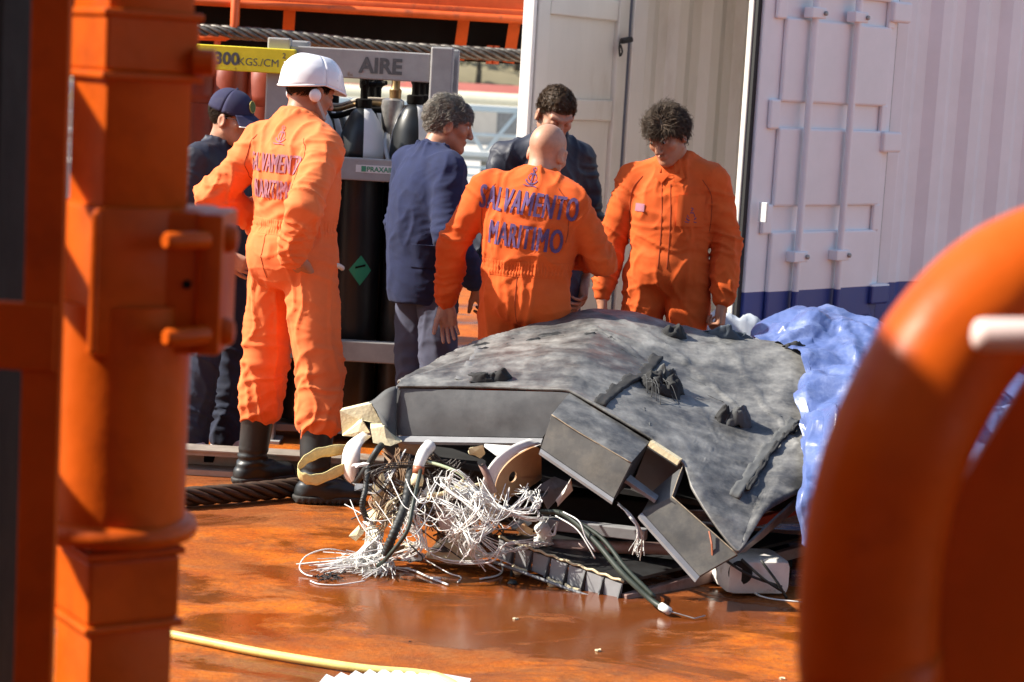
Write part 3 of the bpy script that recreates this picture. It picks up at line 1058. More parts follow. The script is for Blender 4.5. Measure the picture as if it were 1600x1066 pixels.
MB().box((.06, CW / 2, CH - .07), (.12, CW - .36, .14)).build('door_header', OUT, con)
MB().box((CL / 2, CW / 2, .12), (CL - .2, CW - .34, .08)).build('floor', mat('container plywood floor', (.16, .10, .06), .7), con)
MB().box((CL / 2, .06, .08), (CL - .34, .09, .155)).box((CL / 2, CW - .06, .08), (CL - .34, .09, .155)).build('bottom_rail', OUT, con)
for u in (.09, CL - .09):
    for v in (.085, CW - .085):
        MB().box((u, v, .059), (.178, .172, .118), bev=.01).build('corner_casting', OUT, con)

def container_door(parent, hinge, ang, outer, inner, sgn):
    "leaf hung at hinge (container frame); extends along its local +x; sgn=-1: outer face on local -y"
    d = bpy.data.objects.new('door', None)
    COL.objects.link(d)
    d.parent = parent
    d.location = hinge
    d.rotation_euler = (0, 0, ang)
    return d
# near door: outer face towards the camera.  Own frame: x runs from hinge to free edge
DW, DZ0, DZ1 = 1.17, .17, 2.46
def door_pose(yaw):
    # world direction hinge->free edge is (-cos, -sin); container frame is turned by 35 deg
    return R(180 + yaw - 35)
dn = empty('door')
dn.parent = con
dn.location = (.01, -.045, 0)
dn.rotation_euler = (0, 0, door_pose(46))
# in this frame camera side is local +y (outer face)
th = .05
MB().box((DW / 2 + .02, 0, (DZ0 + DZ1) / 2), (DW, th, DZ1 - DZ0), bev=.006).build('leaf', OUT, dn)
hb = [P(1270, 180, 10.9).z, P(1270, 337, 10.9).z]
zs = [DZ0 + .1, zband - .28, None]
edges = [DZ0 + .08]
bands = sorted([(h_ - .065, h_ + .065) for h_ in (.55, hb[1], hb[0], hb[0] + .55)])
fields = []
z = DZ0 + .08
for lo_, hi_ in bands:
    fields.append((z, lo_))
    z = hi_
fields.append((z, DZ1 - .08))
for (lo_, hi_) in fields:
    MB().box((DW / 2 - .02, th / 2 + .012, (lo_ + hi_) / 2), (DW - .24, .026, hi_ - lo_), bev=.012).build('panel', OUT, dn)
for (lo_, hi_) in bands:
    for k in range(1):
        MB().box((DW - .10, th / 2 + .012, (lo_ + hi_) / 2), (.08, .024, hi_ - lo_ + .02), bev=.01).build('panel_rib', OUT, dn)
    MB().box((.11, th / 2 + .012, (lo_ + hi_) / 2), (.06, .024, hi_ - lo_ + .02), bev=.01).build('panel_rib', OUT, dn)
for xr in (.47, .84):
    MB().tube([(xr, th / 2 + .055, DZ0 - .02), (xr, th / 2 + .055, DZ1 + .02)], .019, 12).build('lock_rod', OUT, dn, angle=40)
    for zb_ in (zband + .18, zband - .45, 2.2):
        k = MB().box((xr, th / 2 + .052, zb_), (.12, .058, .055), bev=.006).build('rod_bracket', OUT, dn)
        MB().lathe([(.012, 0), (.012, .012), (.006, .015)], (xr - .042, th / 2 + .081, zb_), 8, Matrix.Rotation(R(-90), 3, 'X')).build('bolt', VALVE, k)
MB().box((-.008, -.028, (DZ0 + DZ1) / 2), (.055, .03, DZ1 - DZ0)).build('hinge_gap_strip', GASKET, dn)  # added black strip stands in for the shade of the hinge gap
MB().box((DW + .036, -.004, (DZ0 + DZ1) / 2), (.030, .020, DZ1 - DZ0 - .02)).build('gasket', GASKET, dn)
MB().box((DW + .034, -.032, (DZ0 + DZ1) / 2), (.052, .032, DZ1 - DZ0), bev=.006).build('edge_seal', mat('pale door seal', (.66, .64, .58), .6), dn)
MB().box((DW - .02, th / 2 + .05, P(1195, 330, 10.4).z), (.016, .05, .10), bev=.004).build('handle_catch', STK_W, dn)
for zz in (P(1365, 220, 11.2).z, P(1350, 455, 11.2).z, 2.25):
    MB().box((.05, th / 2 + .02, zz), (.17, .06, .11), bev=.012).build('hinge', OUT, dn)

# far door: inner face towards the camera
df = empty('door')
df.parent = con
df.location = (-.04, CW - .03, 0)
df.rotation_euler = (0, 0, door_pose(60))
MB().box((DW / 2 + .02, 0, (DZ0 + DZ1) / 2), (DW, .05, DZ1 - DZ0), bev=.006).build('leaf', INN, df)
for (x, w) in ((.10, .14), (DW - .06, .14)):
    MB().box((x, .04, (DZ0 + DZ1) / 2), (w, .036, DZ1 - DZ0 - .02), bev=.01).build('stile', INN, df)
hz_ = [P(880, 170, 12.6).z, P(880, 10, 12.6).z, P(880, 390, 12.6).z]
for zz in hz_ + [DZ0 + .08]:
    MB().box((DW / 2 + .02, .038, zz), (DW - .32, .032, .13), bev=.01).build('cross_rail', INN, df)
MB().box((DW + .035, .012, (DZ0 + DZ1) / 2), (.034, .075, DZ1 - DZ0 - .01), bev=.006).build('edge_trim', mat('bright door edge', (.74, .73, .70), .5), df)
MB().box((.005, .04, (DZ0 + DZ1) / 2), (.035, .05, DZ1 - DZ0)).build('gasket', mat('blue grey gasket', (.16, .18, .22), .6), df)
kz = P(976, 66, 13.0)
kl = con.matrix_world
lock = empty('door_clip', (kz.x - .02, kz.y - .15, kz.z), R(35), 'small black clip hanging on the seal of the open container', 'clip')
MB().box((.03, 0, .01), (.085, .04, .035), Matrix.Rotation(R(-12), 3, 'Y'), bev=.01).build('clip_body', GASKET, lock)
MB().tube([(-.02, 0, 0), (-.03, -.01, -.04), (-.02, -.01, -.09), (-.005, -.01, -.06), (-.015, 0, -.02)], .006, 6, res=14).build('cord_loop', GASKET, lock, smooth=True)

# things seen in the slit between the near door and the corner
fl = empty('orange_float_line', (P(1352, 420, 12.0).x, 12.0, 0), 0, 'bright orange loops hanging behind the container door hinge', 'rope')
for k in range(3):
    z0 = P(1348, 425 + k * 45, 12.0).z
    MB().tube([(-.03 + .03 * k, 0, z0 + .12), (.035, -.03, z0), (-.02, .02, z0 - .12)], .018, 8, res=10).build('loop', mat('fluorescent orange', (.8, .10, .02), .5), fl, smooth=True)
hook_z = P(1350, 240, 12.0).z + .06
MB().box((0, 0, hook_z / 2), (.03, .03, hook_z)).build('hanger_post', GREY_PAINT, fl)

# ================================================================== foreground: orange post at left
FY = 3.15
fa, fb = P(205, 20, FY), P(180, 1050, FY)
fx = (fa.x + fb.x) / 2
post = empty('davit_post', (fx, FY, 0), 0, 'orange steel post with bolted clamp, close at the left edge', 'post')
def fz(py, px=200):
    return P(px, py, FY).z
TW = R(34)
def sleeve(nm, z0, z1, side, par, bev=.006):
    o = MB().box((0, 0, (z0 + z1) / 2), (side, side, z1 - z0), Matrix.Rotation(TW, 3, 'Z'), bev=bev).build(nm, ORANGE_PAINT, par)
    return o
MB().lathe([(.104, fz(838)), (.104, fz(470))], n=48).build('round_tube', ORANGE_PAINT, post, angle=40)
MB().box((0, 0, (fz(420) + 2.6) / 2), (.143, .143, 2.6 - fz(420)), Matrix.Rotation(TW, 3, 'Z'), bev=.012).build('square_tube', ORANGE_PAINT, post, angle=35)
MB().box((0, 0, fz(830) / 2), (.143, .143, fz(830)), Matrix.Rotation(TW, 3, 'Z'), bev=.012).build('square_tube', ORANGE_PAINT, post, angle=35)
sleeve('box_sleeve', fz(112), fz(24), .152, post)
MB().box((0, 0, fz(118)), (.164, .164, .012), Matrix.Rotation(TW, 3, 'Z'), bev=.004).build('sleeve_rim', ORANGE_PAINT, post)
MB().box((0, 0, fz(22)), (.162, .162, .012), Matrix.Rotation(TW, 3, 'Z'), bev=.004).build('sleeve_rim', ORANGE_PAINT, post)
sleeve('box_sleeve', fz(955), fz(858), .152, post)
MB().box((0, 0, fz(962)), (.164, .164, .012), Matrix.Rotation(TW, 3, 'Z'), bev=.004).build('sleeve_rim', ORANGE_PAINT, post)
MB().box((0, 0, fz(850)), (.164, .164, .012), Matrix.Rotation(TW, 3, 'Z'), bev=.004).build('sleeve_rim', ORANGE_PAINT, post)
MB().lathe([(.102, fz(836)), (.122, fz(832)), (.126, fz(820)), (.122, fz(808)), (.102, fz(803))], n=40).build('flange', ORANGE_PAINT, post, smooth=True)
cl_ = MB()
zc0, zc1 = fz(545), fz(318)
cl_.box((0, 0, (zc0 + zc1) / 2), (.172, .172, zc1 - zc0), Matrix.Rotation(TW, 3, 'Z'), bev=.008)
cl_.box((.075, .03, (zc0 + zc1) / 2), (.10, .17, zc1 - zc0 - .006), bev=.008)
cl_.box((.137, .02, (zc0 + zc1) / 2), (.040, .16, zc1 - zc0 - .01), bev=.006)
clamp = cl_.build('clamp', ORANGE_PAINT, post, angle=35)
xr = P(183, 430, FY).x - fx
MB().box((-.0233, -.1185, (zc0 + zc1) / 2), (.014, .014, zc1 - zc0 - .012), Matrix.Rotation(R(-11), 3, 'Z'), bev=.005).build('weld_rib', ORANGE_PAINT, clamp)
for py in (362, 507):
    zz = fz(py)
    x0 = P(256, py, FY - .15).x - fx
    MB().tube([(x0 - .002, -.128, zz), (x0 + .002, -.124, zz), (x0 + .050, -.066, zz)], [.010, .014, .014], 20).build('bolt', ORANGE_PAINT, clamp, angle=40)
    MB().lathe([(.022, 0), (.022, .012), (.016, .02), (.006, .022)], (.154, -.02, zz), 14, Matrix.Rotation(R(90), 3, 'Y')).build('bolt_head', ORANGE_PAINT, clamp, angle=40)
MB().lathe([(.007, 0), (.007, .003)], (P(292, 433, FY - .06).x - fx, -.0555, fz(433)), 12, Matrix.Rotation(R(90), 3, 'X')).build('hole', DARK_STEEL, clamp)
MB().lathe([(.02, 0), (.02, .03), (.01, .034)], (.1, -.03, fz(98, 330)), 14, Matrix.Rotation(R(90), 3, 'Y')).build('grease_stub', ORANGE_PAINT, post, angle=40)
MB().lathe([(.17, 0.0), (.17, .02)], n=32).build('base_flange', ORANGE_PAINT, post, angle=40)

# stanchion added unseen beside it; its plates put bands of shade on the post
stn = empty('plated_shade_stand', (-1.34, FY - .04, 0), 0, 'added unseen orange stanchion with bolted plates standing left of the bolted post', 'shade_stand')
MB().tube([(0, .32, 0), (0, .32, 3.1)], .03, 14).build('pole', ORANGE_PAINT, stn, smooth=True)
MB().lathe([(.10, 0), (.10, .015)], (0, .32, 0), n=20).build('base_flange', ORANGE_PAINT, stn, angle=40)
for p0_, p1_ in ((262, 120), (455, 372), (835, 705)):
    zA, zB = fz(p0_) + .57, fz(p1_) + .57
    MB().box((-.034, .13, (zA + zB) / 2), (.012, .46, zB - zA), Matrix.Rotation(R(6), 3, 'X'), bev=.003).build('plate', ORANGE_PAINT, stn)

# flat-bar frame in front of the post
BY = 2.85
bar_top, bar_bot = P(73, 0, BY), P(48, 1066, BY)
fr = empty('flat_bar_frame', ((bar_top.x + bar_bot.x) / 2 + .006, BY, 0), 0, 'orange flat-bar frame with cross bar at the far left edge', 'frame')
MB().box((0, 0, 1.2), (.054, .02, 2.4), bev=.003).build('upright', ORANGE_PAINT, fr)
zx = P(50, 525, BY).z
MB().box((-.38, -.004, zx), (.80, .022, .095), bev=.003).build('cross_bar', ORANGE_PAINT, fr)
MB().box((-.76, 0, 1.2), (.064, .02, 2.4), bev=.003).build('upright', ORANGE_PAINT, fr)
wc = empty('dark_casing', (fr.location.x - .52, 3.75, 0), 0, 'added black machinery casing giving the dark strip behind the orange flat-bar frame', 'machinery')  # added casing, supplies the dark strip at the left edge
MB().box((-.12, 0, 1.25), (.80, .5, 2.5), bev=.03).build('casing', DARK_STEEL, wc)
for z in (.5, 1.2, 1.9):
    MB().box((-.12, -.262, z), (.7, .02, .04), bev=.004).build('rib', DARK_STEEL, wc)

# ================================================================== foreground: bent pipe rail and plate at right
PY = 2.0
pr = empty('bent_pipe_rail', (P(1330, 1000, PY).x, PY, 0), 0, 'thick orange bent pipe rail, close and blurred at the right', 'pipe rail')
o = pr.location
path = [(1352, 1500), (1352, 1200), (1354, 1040), (1360, 900), (1375, 800), (1402, 705), (1445, 610), (1500, 525), (1572, 458), (1665, 415), (1780, 390), (1900, 380)]
pts = []
for i, (a, b) in enumerate(path):
    q = P(a, b, PY + .10 * max(0, (i - 5)) * .15)
    pts.append(q - o)
pts = [Vector((pts[0].x, pts[0].y, 0.0))] + pts[1:]
MB().tube(pts, .070, 32, res=70).build('pipe', ORANGE_PAINT, pr, smooth=True)
MB().lathe([(.11, 0.0), (.11, .015)], (pts[0].x, pts[0].y, 0), 28).build('base_flange', ORANGE_PAINT, pr, angle=40)
# gusset plate
gp = [P(1400, 1500, PY + .02), P(1400, 930, PY + .02), P(1470, 808, PY + .02), P(1612, 580, PY + .02), P(2050, 400, PY + .02), P(2050, 1500, PY + .02)]
gpl = empty('gusset_plate', (gp[0].x, gp[0].y, 0), 0, 'flat orange steel plate filling the lower right corner', 'steel plate')
gp = [q - gpl.location for q in gp]
gp[0].z = 0.0
gp[-1].z = 0.0
MB().slab([gp[0], gp[5], gp[4], gp[3], gp[2], gp[1]], .014, nrm=(0, -1, 0)).build('plate', ORANGE_PAINT, gpl)
MB().box((gp[0].x + .25, .08, .006), (.6, .2, .012)).build('foot', ORANGE_PAINT, gpl)
# pale rod end
pe = P(1530, 523, 1.9)
pb = empty('pale_rod', (pe.x, pe.y, pe.z), 0, 'short pale pink rod with rounded end in front of the orange pipe', 'rod')
MB().tube([(-.006, 0, 0), (-.003, 0, 0), (.004, 0, 0), (.27, 0, .016)], [.008, .0135, .0155, .0155], 18).build('rod', mat('pale pink paint', (.78, .60, .56), .5, var=.04), pb, smooth=True)
MB().box((.27, .06, .016), (.03, .15, .05), bev=.004).build('bracket', ORANGE_PAINT, pb)

# deckhouse added unseen beside the camera to cast shade on the near rail
dh = empty('shade_block', (-2.3, 1.37, 0), 0, 'added unseen orange deckhouse corner standing left of the camera', 'shade_block')
MB().box((0, 0, 1.53), (1.5, 3.0, 3.06), bev=.02).build('wall', ORANGE_PAINT, dh)
MB().box((.02, 0, 3.095), (1.62, 3.04, .06), bev=.01).build('roof', ORANGE_PAINT, dh)
MB().box((.2, -1.5, 1.1), (.75, .05, 1.9), bev=.02).build('door', mat('deckhouse door paint', (.6, .58, .55), .5), dh)

# added unseen superstructure behind the photographer blocks the sky light from that side
sup = empty('sky_blocker', (-1.0, -2.6, 0), 0, 'added unseen superstructure wall of the ship behind the photographer', 'sky_blocker')
MB().box((0, 0, 4.5), (15, 1.6, 9.0), bev=.04).build('wall', mat('superstructure paint', (.20, .21, .24), .6), sup)
for x in (-5, -2.5, 2.5, 5):
    w_ = MB().box((x, .83, 5.2), (1.1, .08, .8), bev=.03).build('window', DARK_STEEL, sup)
MB().box((0, .83, 1.1), (.85, .07, 2.0), bev=.03).build('door', mat('superstructure door paint', (.6, .58, .55), .5), sup)

# ================================================================== yellow hose and white pleated mat on the near deck
YH = mat('yellow hose', (0.78, 0.68, 0.22), 0.5, var=0.08, scale=15, col2=(.62, .50, .15), mix_scale=12)
hs = empty('yellow_hose', (0, 0, 0), 0, 'pale yellow flat hose lying across the near deck', 'hose')
hp = [G(90, 955, .016), G(295, 997, .016), G(420, 1022, .016), G(560, 1044, .016), G(650, 1052, .016), G(690, 1060, .016), G(720, 1082, .016), G(705, 1120, .016), G(600, 1150, .016)]
mh = MB().tube(hp, .0135, 12, res=90)
mh.build('hose', YH, hs, smooth=True)
pm = empty('pleated_sheet', G(622, 1052) - Vector((0, .12, 0)), R(-8), 'white pleated plastic sheet at the bottom edge beside the yellow hose', 'plastic sheet')
WP = mat('white plastic sheet', (0.80, 0.80, 0.82), 0.45, var=0.05, scale=30, bump=.3, bscale=50, bdist=.004)
rows = []
nu, nv = 66, 16
for j in range(nv):
    v = j / (nv - 1)
    row = []
    for i in range(nu):
        u = i / (nu - 1)
        x = -.21 + .42 * u
        tooth = (i % 6) / 6.0
        edge = .105 * math.sin(min(1, u * 1.25) * math.pi * .62) - .07 * tooth * (u < .72)
        y = -.25 + v * (.25 + edge)
        z = .012 + .016 * math.sin(math.pi * u) * (1 - .35 * v) + .0015 * tooth * (1 if u < .75 else .2)
        row.append((x, y, z))
    rows.append(row)
MB().grid(rows, th=.004).build('sheet', WP, pm)
# ================================================================== people
SKIN = mat('pinkish skin', (0.50, 0.26, 0.165), 0.5, var=0.12, scale=25, bump=0.25, bscale=160, bdist=.002, col2=(.40, .20, .13), mix_scale=14, mix_lo=.4, mix_hi=.7)  # the skin's own pinkish colour with random darker mottling
SKIN2 = mat('tanned skin', (0.42, 0.19, 0.11), 0.5, var=0.1, scale=25, bump=0.12, bscale=180, bdist=.002)
NAIL = SKIN
COVER = mat('orange coverall cloth', (0.70, 0.115, 0.020), 0.85, var=0.07, scale=7, bump=0.25, bscale=320, bdist=.0015, sheen=.03, spec=.25, col2=(0.60, 0.085, 0.012), mix_scale=5, mix_lo=.45, mix_hi=.8)
COVER_F = mat('faded orange coverall cloth', (0.84, 0.20, 0.062), 0.85, var=0.07, scale=7, bump=0.25, bscale=320, bdist=.0015, sheen=.03, spec=.25, col2=(0.78, 0.165, 0.045), mix_scale=5, mix_lo=.45, mix_hi=.8)
COVER_PRINT = mat('navy back print', (0.10, 0.055, 0.16), 0.85, var=0.25, scale=30)
COVER_PRINT_F = mat('faded navy back print', (0.33, 0.13, 0.17), 0.85, var=0.25, scale=30)
NAVY = mat('navy fleece', (0.024, 0.031, 0.078), 0.95, var=0.15, scale=20, bump=0.4, bscale=260, bdist=.002, sheen=.04, spec=.2)
NAVY_D = mat('dark navy shell jacket', (0.016, 0.019, 0.036), 0.6, var=0.12, scale=10, bump=0.2, bscale=120, bdist=.002)
NAVY_T = mat('navy work trousers', (0.070, 0.075, 0.120), 0.9, var=0.12, scale=15, bump=0.25, bscale=300, bdist=.0015)
JEANS = mat('dark jeans', (0.016, 0.022, 0.045), 0.9, var=0.2, scale=15, bump=0.25, bscale=300, bdist=.0015)
BOOT = mat('black rubber boot', (0.016, 0.017, 0.017), 0.42, var=0.3, scale=14, bump=.1, bscale=40, bdist=.004)
SOLE = mat('boot sole', (0.03, 0.028, 0.025), 0.7, var=.3)
SHOE = mat('white trainer', (0.62, 0.62, 0.60), 0.6, var=0.06, scale=30)
HELMET = mat('white helmet shell', (0.82, 0.80, 0.82), 0.28, var=0.03, scale=6, rvar=.05)
STRAP = mat('grey strap', (0.42, 0.40, 0.38), 0.8)
CAPM = mat('navy cap', (0.022, 0.022, 0.065), 0.9, var=0.12, scale=30, bump=.3, bscale=300, bdist=.0015)
H_DARK = mat('dark brown hair', (0.028, 0.017, 0.010), 0.62, var=0.5, scale=60, spec=.25)
H_GREY = mat('greying hair', (0.21, 0.19, 0.16), 0.5, var=0.9, scale=110, spec=.5)
H_BROWN = mat('mid brown hair', (0.085, 0.048, 0.022), 0.5, var=0.5, scale=60, spec=.6)
EYE = mat('eye white', (.7, .68, .64), .2)
IRIS = mat('dark iris', (.02, .012, .008), .2)
GLOVE = mat('white work glove', (.66, .62, .55), .9, var=.1, scale=30)
STITCH = mat('pale thread', (.55, .33, .12), .8)

def rot3(yaw=0, pitch=0, tilt=0):
    "yaw: turn left(+), pitch: nod down(+), tilt: lean to own right(+)"
    return Matrix.Rotation(R(yaw), 3, 'Z') @ Matrix.Rotation(R(-pitch), 3, 'X') @ Matrix.Rotation(R(tilt), 3, 'Y')

def head_sdf():
    s = SDF()
    s.el((0, -.012, .032), (.074, .094, .086), k=.01)
    s.el((0, .030, -.035), (.060, .062, .085), k=.03)
    for sx in (-1, 1):
        s.rc((sx * .054, .008, -.055), (sx * .018, .068, -.098), .017, .017, k=.03)
        s.el((sx * .043, .060, -.018), (.022, .022, .020), k=.02)
        s.rc((sx * .046, .072, .030), (sx * .012, .088, .026), .010, .011, k=.014)
    s.el((0, .074, -.098), (.022, .020, .018), k=.02)
    for sx in (-1, 1):
        s.el((sx * .032, .094, .007), (.019, .016, .012), k=.012, sub=True)
    s.rc((0, .090, .012), (0, .112, -.030), .0095, .0125, k=.010)
    for sx in (-1, 1):
        s.el((sx * .012, .103, -.034), (.009, .011, .008), k=.006)
    s.el((0, .088, -.058), (.024, .013, .0055), k=.006)
    s.el((0, .086, -.069), (.021, .013, .0065), k=.006)
    for sx in (-1, 1):
        s.el((sx * .080, -.006, -.010), (.011, .024, .035), Matrix.Rotation(R(-sx * 22), 3, 'Z'), k=.008)
        s.el((sx * .093, -.002, -.008), (.008, .013, .021), Matrix.Rotation(R(-sx * 22), 3, 'Z'), k=.005, sub=True)
        s.el((sx * .032, .078, .006), (.0135, .0125, .0125), k=.003)
    return s

def hand_sdf(curl=(35, 40, 25), spread=1.0, thumb=(38, 18), side=1):
    "x: thumb side * side, y: along fingers, z: palm side.  origin at the wrist"
    s = SDF()
    s.rc((0, -.05, 0), (0, .0, 0), .029, .026, k=.02)
    for i, x in enumerate((.028, .010, -.009, -.027)):
        s.rc((x * .55 * side, .005, 0), (x * side, .085, -.001), .017, .0135, k=.014)
    s.el((.022 * side, .035, .010), (.018, .035, .016), k=.015)
    s.el((-.022 * side, .040, .008), (.015, .035, .014), k=.015)
    Ls = ((.043, .026, .021), (.048, .030, .022), (.045, .028, .021), (.035, .021, .018))
    for i, x in enumerate((.030, .010, -.010, -.029)):
        p = Vector((x * side, .088, 0))
        a = 0
        sp = R((6, 2, -3, -9)[i] * spread) * side
        r0 = (.0095, .0098, .0094, .0083)[i]
        for j in range(3):
            a += R(curl[j] * (1 + .12 * i))
            d = Vector((math.sin(sp) * math.cos(a), math.cos(sp) * math.cos(a), math.sin(a)))
            q = p + d * Ls[i][j]
            s.rc(p, q, r0 - j * .0009, r0 - (j + 1) * .0009, k=.003)
            p = q
    b = Vector((.026 * side, .018, .006))
    a = R(thumb[0])
    d = Vector((math.sin(a) * side, math.cos(a), .35)).normalized()
    q = b + d * .048
    s.rc(b, q, .016, .0125, k=.012)
    a2 = R(thumb[0] - thumb[1])
    d2 = Vector((math.sin(a2) * side, math.cos(a2), .45)).normalized()
    q2 = q + d2 * .034
    s.rc(q, q2, .0122, .0105, k=.004)
    s.rc(q2, q2 + (d2 + Vector((0, .1, .2))).normalized() * .026, .0105, .0085, k=.004)
    return s

def xf(V, M3, t):
    return V @ np.array(M3).T + np.array(t)

def wrinkle(V, N, zones, base=.0022, seed=0, pleat=None):
    "zones: (centre, radius, amplitude, axis, wavelength)"
    out = np.zeros(len(V))
    sd = seed * 17.3
    W = np.stack([pnoise(V * 5 + sd), pnoise(V * 5 + sd + 31), pnoise(V * 5 + sd + 67)], 1) * .05
    p = V + W
    # slow drape, longer vertically
    out += base * 2.4 * pnoise(p * (8, 8, 2.0) + sd + 5)
    rd_ = 1 - np.minimum(1, np.abs(pnoise(p * (10, 10, 2.2) + sd + 11)) * 2.8)
    out += base * 2.4 * rd_ * rd_
    rd_ = 1 - np.minimum(1, np.abs(pnoise(p * (10, 10, 15) + sd + 61)) * 3.4)
    out += base * .7 * rd_ * rd_
    out += base * .2 * pnoise(p * 30 + sd)
    for c, r_, amp, ax, wl in zones:
        c = np.array(c)
        ax = np.array(ax, float)
        ax /= np.linalg.norm(ax)
        d = np.linalg.norm(V - c, axis=1)
        w = np.exp(-(d / r_) ** 2)
        sel = w > .02
        if not sel.any():
            continue
        q = p[sel] - c
        al = q @ ax
        per = q - al[:, None] * ax
        tilt = per @ np.cross(ax, (0.3, .8, .2)) * .55
        f = np.concatenate([((al + tilt) / (wl * 1.25))[:, None], per[:, :2] / (wl * 6)], 1)
        n = pnoise(f + sd + 3.7)
        rg2 = 1 - np.minimum(1, np.abs(n) * 2.4)
        out[sel] += amp * 1.75 * w[sel] * (rg2 ** 1.5 - .25)
    V = V + N * out[:, None]
    if pleat:
        c, nrm, half, amp, cnt = pleat
        c, nrm = np.array(c), np.array(nrm)
        h = (V - c) @ nrm
        w = np.exp(-(h / half) ** 4)
        ang = np.arctan2((V - c)[:, 1], (V - c)[:, 0])
        rad = np.hypot((V - c)[:, 0], (V - c)[:, 1])
        sel = rad < .24
        ph = ang * cnt + 1.5 * pnoise(V * 9)
        # elastic pinch
        V[sel] -= N[sel] * (.006 * np.exp(-(h / (half * .7)) ** 2))[sel][:, None]
    return V

def lerp(a, b, t):
    return tuple(np.array(a) * (1 - t) + np.array(b) * t)

def project_marks(vf, bvh, org, right, up, direction, parent, name, material, lift=.004):
    vs, fs = vf
    org, right, up, direction = Vector(org), Vector(right), Vector(up), Vector(direction)
    pts, ok = [], []
    for a, b in vs:
        s = org + right * a + up * b - direction * .6
        h, n, i, dd = bvh.ray_cast(s, direction)
        if h is None:
            pts.append(s)
            ok.append(False)
        else:
            pts.append(h - direction * lift)
            ok.append(True)
    fs = [f for f in fs if all(ok[i] for i in f) and max((pts[f[i]] - pts[f[i - 1]]).length for i in range(len(f))) < .06]
    if not fs:
        return None
    return MB().add(pts, fs).build(name, material, parent, smooth=True)

def anchor_mark(s):
    "small wreath-and-anchor emblem as flat polygons"
    vs, fs = [], []
    def strip(pts, w):
        for i in range(len(pts) - 1):
            a, b = np.array(pts[i]), np.array(pts[i + 1])
            d = (b - a) / (np.linalg.norm(b - a) + 1e-9)
            n = np.array((-d[1], d[0])) * w / 2
            o = len(vs)
            vs.extend([tuple(a - n), tuple(b - n), tuple(b + n), tuple(a + n)])
            fs.append((o, o + 1, o + 2, o + 3))
    strip([(0, -.5 * s), (0, 0), (0, .5 * s)], .11 * s)
    strip([(-.24 * s, .27 * s), (.24 * s, .27 * s)], .09 * s)
    strip([(.5 * s * math.sin(t), -.05 * s - .45 * s * math.cos(t)) for t in np.linspace(-1.25, 1.25, 11)], .10 * s)
    strip([(.13 * s * math.sin(t), .62 * s + .13 * s * math.cos(t)) for t in np.linspace(0, 6.28, 11)], .07 * s)
    strip([(.33 * s * math.sin(t), .0 * s + .25 * s * math.cos(t)) for t in np.linspace(.4, 2.6, 8)], .06 * s)
    strip([(-.33 * s * math.sin(t), .0 * s + .25 * s * math.cos(t)) for t in np.linspace(.4, 2.6, 8)], .06 * s)
    strip([(-.55 * s, -.62 * s), (-.2 * s, -.68 * s), (.2 * s, -.62 * s), (.55 * s, -.68 * s)], .07 * s)
    return vs, fs

def hair_mesh(n, length, curl, region, rg, thick=.0013, cap=True, comb=(0, -.5, -.6), lift=.55, wave=2.0):
    "tufts rooted on the scalp (head frame)"
    m = MB()
    C = np.array((0, -.012, .032))
    Rd = np.array((.0755, .0955, .0875))
    k = 0
    tries = 0
    while k < n and tries < n * 30:
        tries += 1
        u = rg.normal(size=3)
        u /= np.linalg.norm(u)
        p = C + u * Rd
        w = region(p, u)
        if rg.random() > w:
            continue
        nr = u / Rd
        nr /= np.linalg.norm(nr)
        cb = np.array(comb, float)
        tang = cb - nr * (cb @ nr)
        tang /= np.linalg.norm(tang) + 1e-9
        L = length * rg.uniform(.65, 1.15) * (0.55 + .45 * min(1, w * 1.4))
        side = np.cross(nr, tang)
        nz = [mnoise.noise(Vector(p * 42)), mnoise.noise(Vector(p * 42 + 71)), mnoise.noise(Vector(p * 30 + 33))]
        jitter = side * (nz[0] * 1.3 + rg.normal() * .18)
        d = nr * lift * rg.uniform(.6, 1.3) + (tang + jitter) * .75
        d /= np.linalg.norm(d)
        pts = [Vector(p - nr * .003)]
        ph = 7 * nz[1] + rg.normal() * .35
        L = L * (1 + .35 * nz[2])
        cur = np.array(p)
        ns = 5
        for i in range(1, ns + 1):
            t = i / ns
            dd = d - nr * .75 * t * t + tang * .3 * t
            dd = dd / np.linalg.norm(dd)
            cur = cur + dd * L / ns
            off = (side * math.cos(ph + t * wave * 3.1) + nr * math.sin(ph + t * wave * 3.1)) * curl * L * t
            q = cur + off
            # keep outside the skull
            e = (q - C) / Rd
            le = np.linalg.norm(e)
            if le < 1.02:
                q = C + e / le * 1.02 * Rd
            pts.append(Vector(q))
        th = thick * rg.uniform(.6, 1.3)
        m.tube(pts, [th, th * 1.25, th * 1.2, th, th * .7, th * .25], 3, cap=False)
        k += 1
    return m

